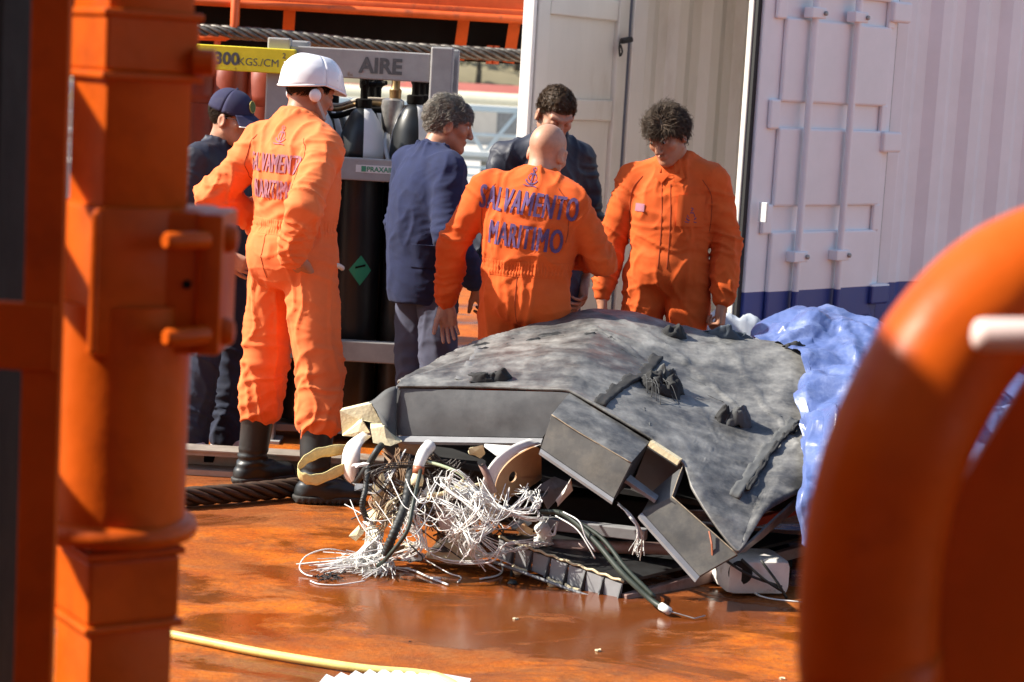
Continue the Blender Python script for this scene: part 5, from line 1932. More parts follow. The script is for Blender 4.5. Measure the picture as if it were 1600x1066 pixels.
MB().lathe([(.002, -.008), (.007, -.005), (.008, 0), (.007, .005), (.002, .008)], (.068, .070, -.043), 10).build('microphone', GASKET, hd, smooth=True)

# ---------------------------------------------------------------- 6. curly-haired man facing the camera
g6 = P(1045, 400, 9.3)
r6, hm, bv, J, HR, hc = make_person('person', (g6.x, 9.3, 0), (-.17, -.985), 'curly-haired person in orange coverall facing the camera with head bowed',
    dict(shL=(-.190, -.01, 1.405), shR=(.190, -.01, 1.40), elL=(-.262, -.015, 1.12), wrL=(-.268, .06, .875), elR=(.272, .0, 1.12), wrR=(.292, .07, .86), neck=(-.01, .015, 1.485), head=(.035, .085, 1.605)),
    dict(kind='coverall', mat=COVER, feet='boots', baggy=1.03, torso=(1.02, 1.04), plain_waist=True), height=1.715, head_rot=(-24, 28, 8), skin=SKIN2,
    hands={'L': dict(dir=(.02, .15, -1), palm=(1, -.2, 0), side=1, curl=(62, 65, 40), thumb=(25, 20)), 'R': dict(dir=(-.05, .1, -1), palm=(-1, -.2, 0), side=-1, curl=(50, 60, 40))}, seed=6)
rgh = np.random.default_rng(8)
reg = full_hair(.05, -.085, -.03)
hr = hair_mesh(6500, .058, .17, reg, rgh, thick=.0012, comb=(.25, -.35, -.35), lift=.62, wave=2.4)
put_scalp(hr, reg)
put_hair(r6, hm, hr, mat('wavy brown hair', (.058, .036, .021), .55, var=.6, scale=70, spec=.35))
# chest pocket with zip, badge, name tape, front placket
fw = (0, -1, 0)
pk = pocket_patch(r6, bv, (-.095, .1, 1.245), (1, 0, 0), (0, 0, 1), fw, .115, .14, COVER, lift=.003, name='chest_pocket')
if pk:
    zz = project_marks(([(-.035, -.004), (.035, -.004), (.035, .004), (-.035, .004)], [(0, 1, 2, 3)]), bv, (-.095, .1, 1.305), (-1, 0, 0), (0, 0, 1), fw, pk, 'zip', VALVE, lift=.011)
    project_marks(anchor_mark(.045), bv, (-.10, .1, 1.225), (-1, 0, 0), (0, 0, 1), fw, pk, 'emblem', COVER_PRINT, lift=.009)
nvv = [((i / 5 - .5) * .045, (j / 2 - .5) * .035) for j in range(3) for i in range(6)]
nf = [(j * 6 + i, j * 6 + i + 1, (j + 1) * 6 + i + 1, (j + 1) * 6 + i) for j in range(2) for i in range(5)]
project_marks((nvv, nf), bv, (.135, .1, 1.245), (-1, 0, 0), (0, 0, 1), fw, r6, 'name_tape', COVER_PRINT_F)
for dx_ in (-.010, .030):
    seam(r6, bv, [(dx_ + .012, .1, 1.36), (dx_, .1, 1.2), (dx_, .1, .98)], fw, SEAM_O, .0018, 'placket_seam')
for sx in (-1, 1):
    seam(r6, bv, [(sx * .135, .1, 1.385), (sx * .178, .1, 1.32), (sx * .185, .1, 1.22), (sx * .18, .1, 1.15)], fw, SEAM_O)
    tri = [(0, 0), (.055, .035), (.075, -.012), (.035, -.045), (.028, -.008), (.05, 0)]
    vs = [(sx * a, b) for a, b in tri]
    fs = [(0, 3, 4), (0, 4, 5), (0, 5, 1), (1, 5, 2), (5, 4, 2), (4, 3, 2)]
    project_marks((vs, fs), bv, (.012 + sx * .004, .1, 1.405), (-1, 0, 0), (0, 0, 1), fw, r6, 'collar_point', COVER, lift=.012)

# ================================================================== wreckage: torn-out cockpit console under a black cover
def cover_material():
    m = mat('dusty black cover', (0.072, 0.072, 0.073), 0.46, var=0.45, scale=14, bump=0.25, bscale=55, bdist=.004, col2=(0.25, 0.245, 0.23), mix_scale=3.6, mix_lo=.42, mix_hi=.70, rvar=.12)
    nt = m.node_tree
    N, L = nt.nodes, nt.links
    bsdf = N['Principled BSDF']
    src = bsdf.inputs['Base Color'].links[0].from_socket
    tc = [n for n in N if n.type == 'TEX_COORD'][0]
    mp = N.new('ShaderNodeMapping')
    mp.inputs['Rotation'].default_value = (0, 0, R(32))
    mp.inputs['Scale'].default_value = (1.5, 7, 5)
    L.new(tc.outputs['Object'], mp.inputs[0])
    n1 = N.new('ShaderNodeTexNoise')
    n1.inputs['Scale'].default_value = 5
    n1.inputs['Detail'].default_value = 9
    n1.inputs['Roughness'].default_value = .75
    n1.inputs['Distortion'].default_value = .4
    L.new(mp.outputs[0], n1.inputs[0])
    r1_ = N.new('ShaderNodeMapRange')
    r1_.inputs[1].default_value, r1_.inputs[2].default_value = .50, .70
    r1_.inputs[3].default_value, r1_.inputs[4].default_value = 0, .32
    L.new(n1.outputs[0], r1_.inputs[0])
    mx = N.new('ShaderNodeMix')
    mx.data_type = 'RGBA'
    L.new(r1_.outputs[0], mx.inputs[0])
    L.new(src, mx.inputs['A'])
    mx.inputs['B'].default_value = (.32, .305, .27, 1)
    L.new(mx.outputs['Result'], bsdf.inputs['Base Color'])
    return m
COVERM = cover_material()
PANEL_BLK = mat('black padded panel', (0.080, 0.080, 0.082), 0.45, var=0.2, scale=9, bump=.1, bscale=60, bdist=.003, col2=(0.11, 0.11, 0.11), mix_scale=3, mix_lo=.5, mix_hi=.75, rvar=.08)
PANEL_DUST = mat('dusty padded panel', (0.065, 0.063, 0.060), 0.6, var=0.3, scale=8, bump=.12, bscale=50, bdist=.003, col2=(0.15, 0.135, 0.11), mix_scale=6, mix_lo=.45, mix_hi=.75)
TRIM = mat('grey edge trim', (0.27, 0.27, 0.28), 0.5, var=0.1, scale=20)
GREYM = mat('grey structure paint', (0.20, 0.205, 0.22), 0.5, var=0.2, scale=12, col2=(.10, .10, .10), mix_scale=9)
FOAM = mat('cream foam', (0.72, 0.62, 0.40), 0.9, var=0.12, scale=30, bump=.5, bscale=90, bdist=.004)
WHITEP = mat('torn white panel', (0.78, 0.76, 0.72), 0.5, var=0.1, scale=18, col2=(.45, .38, .28), mix_scale=9, mix_lo=.58, mix_hi=.72)
TAN = mat('tan composite', (0.42, 0.24, 0.12), 0.6, var=0.15, scale=14)
SEAMT = mat('frayed seam', (0.30, 0.24, 0.17), 0.8, var=.4, scale=60)
PINKG = mat('pinkish primer', (0.36, 0.24, 0.21), 0.45, var=0.15, scale=14, col2=(.20, .12, .10), mix_scale=6)
WIREW = mat('white wire', (0.78, 0.77, 0.74), 0.45, var=0.08, scale=30)
WIREB = mat('dark wire', (0.05, 0.04, 0.035), 0.5, var=.2)
WIREBR = mat('brown wire', (0.30, 0.19, 0.11), 0.5, var=.2)
HOSE_G = mat('dark green hose', (0.030, 0.040, 0.030), 0.5, var=.3, scale=30)
DUCT = mat('black ribbed duct', (0.022, 0.024, 0.023), 0.55, var=.3)
YSTRAP = mat('yellow webbing', (0.70, 0.60, 0.27), 0.85, var=.15, scale=60, bump=.4, bscale=150, bdist=.003)
RAG = mat('torn black cloth', (0.022, 0.022, 0.023), 0.85, var=.3, scale=20)
RAG_G = mat('grey cloth', (0.085, 0.088, 0.09), 0.85, var=.25, scale=20)
AMBER = mat('amber collar', (0.40, 0.13, 0.06), 0.5)
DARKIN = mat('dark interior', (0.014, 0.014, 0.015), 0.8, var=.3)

wk = empty('wreckage', (.15, 7.5, 0), 0, 'torn cockpit console wreck under a dusty black cover with hanging wires', 'wreckage')
WO = Vector((.15, 7.5, 0))
def WP_(px, py, y):
    return P(px, py, y) - WO
def WG(px, py, z=0.0):
    return G(px, py, z) - WO

# ---------- cover surface from surveyed columns: back foot, back, silhouette, crease, middle, front edge
cols = [
    ((625, 600, 7.68), (630, 603, 7.64), (620, 606, 7.58)),
    ((680, 566, 7.98), (690, 574, 7.88), (680, 607, 7.55)),
    ((740, 540, 8.18), (738, 546, 8.06), (748, 607, 7.52)),
    ((795, 522, 8.26), (790, 536, 8.10), (800, 608, 7.49)),
    ((850, 504, 8.34), (848, 527, 8.13), (846, 609, 7.46)),
    ((925, 485, 8.42), (930, 519, 8.14), (890, 612, 7.43)),
    ((990, 488, 8.42), (1000, 556, 8.00), (955, 650, 7.36)),
    ((1060, 512, 8.40), (1080, 598, 7.90), (1015, 688, 7.30)),
    ((1120, 525, 8.38), (1120, 616, 7.84), (1067, 728, 7.24)),
    ((1165, 532, 8.36), (1150, 630, 7.80), (1080, 765, 7.14)),
    ((1205, 537, 8.34), (1185, 645, 7.75), (1110, 815, 7.05)),
    ((1245, 542, 8.32), (1222, 658, 7.70), (1153, 864, 6.98)),
    ((1285, 550, 8.30), (1255, 674, 7.66), (1195, 800, 7.16)),
    ((1330, 560, 8.30), (1295, 692, 7.62), (1255, 768, 7.32)),
    ((1420, 590, 8.28), (1385, 722, 7.58), (1350, 792, 7.28)),
]
ctrl = []
for a, b, c in cols:
    A, B, C_ = P(*a), P(*b), P(*c)
    back = A + Vector((0.03, .30, -.16))
    foot = A + Vector((0.05, .52, 0))
    foot.z = max(.10, A.z * .30)
    mid = B.lerp(C_, .5) + Vector((0, -.008, .016))
    ctrl.append([foot, back, A, B, mid, C_])
nrow, ncol = 6, len(ctrl)
CT = np.array([[tuple(q - WO) for q in col] for col in ctrl])      # (ncol, nrow, 3)
def resample(C, axis, n, soft=True):
    C = np.moveaxis(C, axis, 0)
    k = C.shape[0]
    t = np.linspace(0, k - 1, n)
    i = np.minimum(t.astype(int), k - 2)
    u = (t - i)[:, None, None]
    p0, p1, p2, p3 = C[np.maximum(i - 1, 0)], C[i], C[i + 1], C[np.minimum(i + 2, k - 1)]
    tau = .22
    m1, m2 = (p2 - p0) * tau, (p3 - p1) * tau
    r_ = (2 * u ** 3 - 3 * u ** 2 + 1) * p1 + (u ** 3 - 2 * u ** 2 + u) * m1 + (-2 * u ** 3 + 3 * u ** 2) * p2 + (u ** 3 - u ** 2) * m2
    return np.moveaxis(r_, 0, axis)
S = resample(resample(CT, 0, 240), 1, 130)                          # (240,130,3)
du = np.gradient(S, axis=0)
dv = np.gradient(S, axis=1)
NN_ = np.cross(du, dv)
NN_ /= np.linalg.norm(NN_, axis=2)[..., None]
if NN_[120, 90, 2] < 0:
    NN_ = -NN_
flat = S.reshape(-1, 3)
wrp = np.stack([pnoise(flat * 4 + 1), pnoise(flat * 4 + 21), pnoise(flat * 4 + 51)], 1) * .07
fw_ = flat + wrp
rdg = lambda q, s_: (1 - np.minimum(1, np.abs(pnoise(q)) * s_)) ** 2
wob = .007 * pnoise(flat * 2.2 + 9) + crumple(fw_, 4, .55, .010, (1, 1.3, 1.3), 3) + crumple(fw_, 4, .22, .0035, (1, 1.4, 1.4), 5) + .0025 * rdg(fw_ * (5, 14, 11) + 77, 5) + .0006 * pnoise(flat * 50)
tt = np.tile(np.linspace(0, 1, 130)[None, :], (240, 1)).ravel()
uu = np.tile(np.linspace(0, 1, 240)[:, None], (1, 130)).ravel()
# long creases running down to the right across the slope
crs = 0
for (o_, sl, w_, a_) in ((.30, .35, .010, .010), (.52, .30, .008, .008), (.70, .42, .009, .007), (.44, -.2, .008, .006)):
    dd_ = (tt - .55) - (uu - o_) * sl * 2
    crs = crs + a_ * np.exp(-(dd_ / w_) ** 2) * np.clip(1.2 - 3.2 * np.abs(uu - o_), 0, 1)
edge_fade = np.clip((1 - tt) / .04, 0, 1)
flat = flat + NN_.reshape(-1, 3) * ((wob * (.25 + .75 * edge_fade)) + crs * edge_fade)[:, None]
S = flat.reshape(240, 130, 3)
cov_rows = [[tuple(S[i, j]) for i in range(240)] for j in range(130)]
cover = MB().grid(cov_rows, th=.010).build('cover', COVERM, wk, smooth=True)
if cover.data.polygons[200].normal.z < -5:
    pass
cov_bvh = BVHTree.FromPolygons([Vector(p) for r_ in cov_rows for p in r_], [(j * 240 + i, j * 240 + i + 1, (j + 1) * 240 + i + 1, (j + 1) * 240 + i) for j in range(129) for i in range(239)])
ORG = Vector((0, 0, CAM_H)) - WO
def on_cover(px, py, lift=.0):
    "survey: point of the cover that shows at this pixel"
    d = (CAM_ROT @ Vector(((px - 800) / F_PX, -(py - 533) / F_PX, -1))).normalized()
    h, n, i, dist = cov_bvh.ray_cast(ORG, d)
    if h is None:
        return None
    if n.dot(d) > 0:
        n = -n
    return h + n * lift

def panel(nm, pts, th, mtl, bulge=0.0, par=wk, n=14, rough=.0015):
    "four surveyed corners (tl, tr, br, bl) -> thick sheet with a slight bulge"
    tl, tr, br, bl = [Vector(p) for p in pts]
    nn = (tr - tl).cross(bl - tl).normalized()
    if nn.y > 0:
        nn = -nn
    rows = []
    for j in range(n):
        v = j / (n - 1)
        row = []
        for i in range(n):
            u = i / (n - 1)
            p = tl.lerp(tr, u).lerp(bl.lerp(br, u), v)
            p = p + nn * bulge * math.sin(math.pi * u) * math.sin(math.pi * v)
            row.append(p)
        rows.append(row)
    A = np.array([tuple(p) for r_ in rows for p in r_])
    A = A + np.array(nn) * (rough * pnoise(A * 14))[:, None]
    A = A.reshape(n, n, 3)
    rows = [[tuple(q) for q in r_] for r_ in A]
    e1 = Vector(rows[0][1]) - Vector(rows[0][0])
    e2 = Vector(rows[1][0]) - Vector(rows[0][0])
    if e1.cross(e2).dot(nn) < 0:
        rows = [r_[::-1] for r_ in rows]
    return MB().grid(rows, th=th).build(nm, mtl, par, angle=40)

# ---------- box A (long padded front)
A_ = [WP_(620, 607, 7.585), WP_(890, 613, 7.435), WP_(848, 684, 7.40), WP_(618, 680, 7.54)]
bA = panel('front_panel', A_, .03, PANEL_BLK, .012)
panel('edge_trim', [WP_(618, 681, 7.535), WP_(848, 685, 7.395), WP_(845, 693, 7.36), WP_(618, 690, 7.50)], .012, TRIM, 0, bA, 6, 0)
MB().tube([WP_(620, 604, 7.575), WP_(617, 640, 7.56), WP_(617, 686, 7.53)], .004, 6).build('piping', TRIM, bA, smooth=True)
MB().tube([on_cover(px, 605 + (px - 620) * .02, .004) or WP_(px, 606, 7.57) for px in range(628, 890, 12)], .0035, 5).build('seam', RAG_G, bA, smooth=True)
# left flared grey end
rows = []
edge0 = [(620, 604, 7.58), (618, 640, 7.55), (617, 684, 7.52)]
edge1 = [(578, 625, 7.62), (588, 645, 7.55), (600, 668, 7.50)]
for k in range(9):
    t = k / 8
    rows.append([])
    for j in range(9):
        v = j / 8
        a = catmull([WP_(*q) for q in edge0], 8)[j]
        b = catmull([WP_(*q) for q in edge1], 8)[j]
        rows[-1].append(a.lerp(b, t) + Vector((0, -.03 * math.sin(math.pi * t) * (1 - .3 * v), .01 * math.sin(t * 5 + v * 4))))
MB().grid(rows, th=.006).build('torn_end', RAG_G, wk, smooth=True)

# ---------- box B
B_top = [WP_(890, 614, 7.43), WP_(1015, 690, 7.295), WP_(986, 723, 7.10), WP_(862, 648, 7.24)]
panel('box_top', B_top, .02, COVERM, .008)
B_f = [WP_(862, 649, 7.235), WP_(986, 724, 7.095), WP_(959, 778, 7.07), WP_(845, 700, 7.215)]
bB = panel('box_front', B_f, .022, PANEL_DUST, .004)
panel('edge_trim', [WP_(845, 701, 7.212), WP_(959, 779, 7.066), WP_(957, 785, 7.05), WP_(843, 706, 7.195)], .012, TRIM, 0, bB, 6, 0)
panel('box_side', [WP_(1015, 691, 7.295), WP_(986, 724, 7.098), WP_(959, 781, 7.075), WP_(985, 752, 7.27)], .018, DARKIN, 0)
MB().tube([WP_(862, 648, 7.23), WP_(905, 676, 7.18), WP_(950, 702, 7.135), WP_(986, 723, 7.09)], .0022, 5, res=16).build('torn_seam', SEAMT, bB, smooth=True)
# inner tray of the gap between the boxes
panel('gap_back', [WP_(1015, 690, 7.34), WP_(1067, 729, 7.29), WP_(1040, 790, 7.30), WP_(985, 765, 7.34)], .012, PANEL_BLK, 0)
panel('gap_floor', [WP_(985, 742, 7.20), WP_(1030, 775, 7.16), WP_(1025, 782, 7.10), WP_(978, 750, 7.12)], .012, GREYM, 0)
MB().bar(WP_(1016, 692, 7.28), WP_(1062, 722, 7.235), .03, .022).build('torn_lip', FOAM, wk)
# ---------- box C
C_f = [WP_(1050, 776, 7.11), WP_(1152, 866, 6.975), WP_(1093, 900, 6.955), WP_(1003, 800, 7.09)]
bC = panel('box_front', C_f, .022, PANEL_DUST, .004)
panel('edge_trim', [WP_(1003, 801, 7.087), WP_(1093, 901, 6.95), WP_(1088, 907, 6.93), WP_(998, 806, 7.07)], .012, TRIM, 0, bC, 6, 0)
panel('box_side', [WP_(1067, 729, 7.235), WP_(1050, 777, 7.11), WP_(1003, 802, 7.092), WP_(1022, 765, 7.24)], .015, PANEL_BLK, 0)
MB().tube([WP_(1050, 776, 7.105), WP_(1100, 820, 7.035), WP_(1152, 866, 6.97)], .0022, 5, res=12).build('torn_seam', SEAMT, bC, smooth=True)
MB().tube([WP_(1108, 830, 7.01), WP_(1112, 850, 6.99), WP_(1113, 868, 6.985)], .004, 5).build('scratch_strip', AMBER, bC)
MB().tube([WP_(1067, 728, 7.23), WP_(1058, 752, 7.17), WP_(1050, 776, 7.105)], .0022, 5, res=8).build('torn_seam', SEAMT, wk, smooth=True)
# right side flap from box C back up under the tarp
panel('side_flap', [WP_(1153, 866, 6.985), WP_(1255, 770, 7.33), WP_(1252, 790, 7.45), WP_(1165, 862, 7.12)], .008, COVERM, .01)

# ---------- webbing straps, seams and rags on the cover
def strap_on(nm, pix, w, mtl, lift=.008, th=.007, n=30):
    c = []
    for i in range(n + 1):
        t = i / n * (len(pix) - 1)
        k = min(int(t), len(pix) - 2)
        u = t - k
        q = on_cover(pix[k][0] * (1 - u) + pix[k + 1][0] * u, pix[k][1] * (1 - u) + pix[k + 1][1] * u, lift)
        if q is not None:
            c.append(q)
    rows = []
    rg_ = np.random.default_rng(len(pix))
    for i, q in enumerate(c):
        d = (c[min(i + 1, len(c) - 1)] - c[max(i - 1, 0)]).normalized()
        sd = d.cross(Vector((0, -.5, .85))).normalized()
        wob = .006 * math.sin(i * .9) + .004 * math.sin(i * 2.3)
        rows.append([q + sd * (w * (k / 4 - .5)) + Vector((0, 0, wob * abs(k - 2) / 2 + .004 * math.sin(i * .5))) for k in range(5)])
    return MB().grid(rows, th=th).build(nm, mtl, wk, smooth=True)
strap_on('strap', [(935, 636), (965, 606), (1000, 590), (1026, 562)], .045, RAG, .016, .012)
strap_on('strap', [(1145, 780), (1180, 728), (1210, 692), (1240, 662)], .040, RAG_G, .016, .012)
strap_on('strap', [(1165, 772), (1195, 725), (1222, 692), (1242, 672)], .014, RAG, .026, .010)
strap_on('seam', [(738, 546), (790, 536), (850, 528), (930, 520), (960, 535)], .018, RAG, .006, .006)
strap_on('seam', [(742, 552), (800, 540), (860, 531), (930, 525)], .010, RAG, .006, .006)
strap_on('seam', [(930, 520), (1000, 557), (1080, 598), (1150, 628), (1222, 657)], .012, RAG_G, .004, .005)
strap_on('seam', [(960, 545), (1040, 590), (1110, 625), (1180, 655), (1240, 690)], .009, RAG, .003, .005)
strap_on('seam', [(1003, 640), (1012, 665), (1017, 690)], .012, RAG_G, .004, .006)
strap_on('fabric_band', [(762, 546), (745, 572), (728, 598)], .085, mat('lighter grey band', (.13, .13, .135), .7, var=.15), .003, .004)
def rag(nm, px, py, sx, sy, mtl, hgt=.05, seed=0, lift=.0):
    c = None
    while c is None:
        c = on_cover(px, py, lift)
        py += 3
    n = 26
    rows = []
    A = []
    for j in range(n):
        for i in range(n):
            u, v = i / (n - 1) * 2 - 1, j / (n - 1) * 2 - 1
            rr = math.hypot(u, v)
            A.append((u * sx * (1 + .1 * math.sin(v * 5 + seed)), v * sy, 0))
    A = np.array(A)
    f = pnoise(A * 22 + seed * 7.7)
    f2 = pnoise(A * 45 + seed * 3.1)
    uu_, vv_ = A[:, 0] / sx, A[:, 1] / sy
    dome = np.clip(1 - (uu_ ** 2 + vv_ ** 2) * .75, 0, 1)
    z = hgt * dome * (.75 + .8 * f) + .35 * hgt * (1 - 2 * np.abs(f2)) * dome
    A[:, 2] = z
    A[:, 0] += .25 * sx * f2 * .5
    A[:, 1] += .25 * sy * f * .5
    tilt = Matrix.Rotation(R(28), 3, 'X') @ Matrix.Rotation(R(8), 3, 'Y')
    P_ = [tuple(tilt @ Vector(q) + c) for q in A]
    rows = [P_[j * n:(j + 1) * n] for j in range(n)]
    return MB().grid(rows, th=.004).build(nm, mtl, wk, smooth=True)
rag('torn_cloth', 770, 596, .085, .03, RAG, .05, 1, .004)
rag('torn_cloth', 1030, 612, .085, .060, RAG, .075, 2, .008)
rag('torn_cloth', 1036, 603, .045, .035, RAG_G, .085, 12, .02)
rag('torn_cloth', 1146, 662, .065, .04, RAG_G, .07, 3, .006)
rag('torn_cloth', 1128, 660, .03, .03, RAG, .06, 13, .006)
rag('torn_cloth', 1052, 526, .05, .035, RAG, .05, 4, .004)
rag('torn_cloth', 1140, 527, .10, .03, mat('blue grey cloth', (.06, .075, .095), .85), .045, 5, .004)
rag('torn_cloth', 1245, 548, .055, .02, RAG, .03, 6, .004)
mw = MB()
for k in range(9):
    q = on_cover(1000 + k * 3, 600 + (k % 3) * 5, .04)
    e = on_cover(1010 + k * 7, 618 + (k % 4) * 6, .01)
    if q and e:
        mw.tube([q, q.lerp(e, .5) + Vector((.01 * math.sin(k), -.01, .03)), e], .0016, 4, res=8)
o = mw.build('loose_threads', RAG_G, wk, smooth=True)
o['kind'] = 'stuff'

sm_l, sm_d = MB(), MB()
rs_ = np.random.default_rng(77)
for k in range(46):
    x0, y0 = rs_.uniform(700, 1230), rs_.uniform(510, 800)
    ang = rs_.choice([.45, .45, -.6, 1.2]) + rs_.normal() * .18
    ln = rs_.uniform(25, 95)
    pts = []
    for t in np.linspace(0, 1, 9):
        q = on_cover(x0 + ln * t * math.cos(ang) + rs_.normal() * 1.2, y0 + ln * t * math.sin(ang) + rs_.normal() * 1.2, .0006)
        if q is not None:
            pts.append(q)
    if len(pts) > 5 and max((pts[i + 1] - pts[i]).length for i in range(len(pts) - 1)) < .06:
        (sm_l if k % 3 else sm_d).tube(pts, .0016 * rs_.uniform(.6, 1.3), 4, cap=False)
for m_, mt_ in ((sm_l, SEAMT), (sm_d, RAG)):
    o = m_.build('scuff_lines', mt_, wk, smooth=True)
    o['kind'] = 'stuff'

# ---------- dark inside so that the shell is not empty: bulkhead and frames
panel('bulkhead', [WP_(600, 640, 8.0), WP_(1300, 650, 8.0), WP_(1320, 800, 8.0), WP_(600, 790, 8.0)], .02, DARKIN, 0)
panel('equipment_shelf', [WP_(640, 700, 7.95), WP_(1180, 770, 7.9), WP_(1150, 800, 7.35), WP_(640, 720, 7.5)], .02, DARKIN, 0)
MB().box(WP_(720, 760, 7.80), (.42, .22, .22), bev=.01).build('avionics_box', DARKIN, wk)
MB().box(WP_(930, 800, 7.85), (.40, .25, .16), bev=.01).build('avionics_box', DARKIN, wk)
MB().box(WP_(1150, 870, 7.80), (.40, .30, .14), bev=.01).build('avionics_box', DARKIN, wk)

# ---------- lower floor tray: ribbed edge, bar, pipe, beam
t0, t1, t2, t3 = WP_(778, 872, 7.33), WP_(972, 944, 7.06), WP_(1262, 842, 7.75), WP_(1090, 826, 7.85)
t0b = t0 + Vector((0, 0, 0))
tray = panel('floor_tray', [t3 + Vector((0, 0, .0)), t2, t1 + Vector((0, 0, .072)), t0 + Vector((0, 0, .07))], .012, mat('black tray', (.02, .02, .021), .5, var=.4, scale=9), 0)
dn_ = Vector((0, 0, -.068))
e0, e1 = t0 + Vector((0, 0, .07)), t1 + Vector((0, 0, .072))
out = Vector((-.55, -.83, 0)).normalized()
n_r = 7
for k in range(n_r):
    f0, f1 = k / n_r + .006, (k + 1) / n_r - .006
    a, b = e0.lerp(e1, f0), e0.lerp(e1, f1)
    pn_ = panel('rib_panel', [a + out * .004, b + out * .004, b + out * .012 + dn_, a + out * .012 + dn_], .006, TRIM, 0, tray, 5, .001)
    MB().slab([b + out * .006, b + out * .034 + dn_ * .98, b + out * .010 + dn_ * 1.0], .005).build('rib', PANEL_BLK, tray)
    if k in (1, 3, 4, 6):
        MB().tube([a + dn_ + out * .02, a.lerp(b, .5) + dn_ * 1.08 + out * .045, b + dn_ + out * .03], [.006, .016, .007], 7, res=8).build('torn_liner', FOAM, tray, smooth=True)
MB().tube([e0.lerp(e1, t) + Vector((0, -.004, .010 + .003 * math.sin(t * 60))) for t in np.linspace(0, 1, 50)], .005, 6).build('bead', FOAM, tray, smooth=True)
lip = [a.lerp(b, 0) for a, b in ()]
MB().tube([e0 + out * .058 + dn_, e0.lerp(e1, .5) + out * .056 + dn_, e1 + out * .05 + dn_], .006, 6, res=10).build('lower_flange', GREYM, tray, smooth=True)
MB().bar(t1 + Vector((.005, -.01, .018)), t2 + Vector((.03, -.03, -.02)), .030, .042, bev=.004).build('side_bar', PINKG, wk)
MB().box(t1 + Vector((-.005, -.012, .012)), (.05, .04, .022), rot3(30, 0, 0), bev=.005).build('corner_bracket', WHITEP, wk)
MB().bar(WP_(845, 816, 7.36), WP_(1010, 836, 7.26), .05, .042, bev=.004).build('cross_beam', TRIM, wk)
MB().tube([WP_(848, 852, 7.33), WP_(1060, 858, 7.30)], .0235, 16).build('cross_pipe', PINKG, wk, smooth=True)
MB().tube([WP_(852, 850, 7.32), WP_(850, 832, 7.31), WP_(845, 822, 7.30)], .027, 14).lathe([(.030, -.01), (.032, 0), (.030, .01)], WP_(838, 852, 7.30), 14, Matrix.Rotation(R(90), 3, 'Y')).build('pipe_elbow', WHITEP, wk, smooth=True)
hsp = [WP_(800, 800, 7.22), WP_(850, 800, 7.20), WP_(885, 806, 7.17), WP_(930, 846, 7.08), WP_(970, 893, 6.98), WP_(1018, 938, 6.90), WG(1042, 953, .02)]
gh = MB().tube(hsp, .0105, 10, res=40).build('green_hose', HOSE_G, wk, smooth=True)
he = hsp[-1]
hd_ = (hsp[-1] - hsp[-2]).normalized()
MB().tube([he - hd_ * .03, he + hd_ * .012], .014, 12).build('hose_end', WHITEP, gh, smooth=True)
MB().tube([he + hd_ * .01, he + hd_ * .05 + Vector((.06, 0, -.005)), WG(1102, 962, .008)], .0025, 5).build('cable_stub', VALVE, gh)
MB().tube([hsp[2], hsp[3] + Vector((.02, 0, .015)), hsp[4] + Vector((.02, 0, .01)), hsp[5] + Vector((.01, 0, .012))], .008, 8, res=24).build('cable', HOSE_G, gh, smooth=True)
MB().tube([WP_(800, 890, 7.28), WP_(799, 905, 7.27), WG(801, 912, .006)], .006, 7).lathe([(.02, 0), (.012, .012)], WG(801, 912, .0), 9).build('torn_stub', DUCT, wk, smooth=True)
# orange-red bar glimpsed at the right under the flap
MB().bar(WP_(1170, 818, 7.6), WP_(1262, 792, 7.7), .03, .03).build('red_bar', mat('red bar', (.35, .04, .015), .5), wk)
# white instrument housing under the right side
ih = MB()
c = WG(1178, 905, .07) + Vector((0, .12, 0))
MB().box(c, (.24, .22, .13), rot3(12, 0, 0), bev=.03).build('instrument_housing', WHITEP, wk, angle=40)
MB().lathe([(.042, 0), (.044, .012), (.03, .014)], c + Vector((-.05, -.108, .02)), 20, Matrix.Rotation(R(90), 3, 'X') @ Matrix.Rotation(R(0), 3, 'Z')).build('dial', DARKIN, wk, smooth=True)
for k in range(3):
    MB().tube([c + Vector((-.12 + k * .07, -.12, .07)), c + Vector((-.02 + k * .05, -.15, .02 - .01 * k)), c + Vector((.10 + k * .01, -.13, -.02 - .02 * k))], .005, 6, res=10).build('cable', DUCT, wk, smooth=True)

# ---------- left side: foam blocks, white shell, connector, tan rib
def chunk(nm, pix, y, th, mtl, seed=0):
    pts = [WP_(a, b, y + c) for a, b, c in pix]
    m = MB()
    n = len(pts)
    rg_ = np.random.default_rng(seed)
    back = [p + Vector((rg_.uniform(-.008, .008), th * rg_.uniform(.8, 1.2), rg_.uniform(-.012, .012))) for p in pts]
    c0_ = sum(pts, Vector()) / n + Vector((0, -.006, 0))
    c1_ = sum(back, Vector()) / n
    vs = pts + back + [c0_, c1_]
    fs = [(i, (i + 1) % n, 2 * n) for i in range(n)] + [((i + 1) % n + n, i + n, 2 * n + 1) for i in range(n)] + [(i + n, (i + 1) % n + n, (i + 1) % n, i) for i in range(n)]
    o = m.add(vs, fs).build(nm, mtl, wk)
    bm = bmesh.new()
    bm.from_mesh(o.data)
    bmesh.ops.recalc_face_normals(bm, faces=bm.faces[:])
    bmesh.ops.subdivide_edges(bm, edges=bm.edges[:], cuts=2, use_grid_fill=True)
    for v in bm.verts:
        pass
    bm.to_mesh(o.data)
    bm.free()
    return o
chunk('foam_block', [(531, 642, 0), (580, 631, .02), (598, 664, .0), (566, 657, -.02), (535, 681, 0)], 7.56, .10, FOAM, 1)
chunk('foam_block', [(535, 681, 0), (566, 658, -.02), (578, 676, -.03), (560, 683, -.02)], 7.54, .06, FOAM, 2)
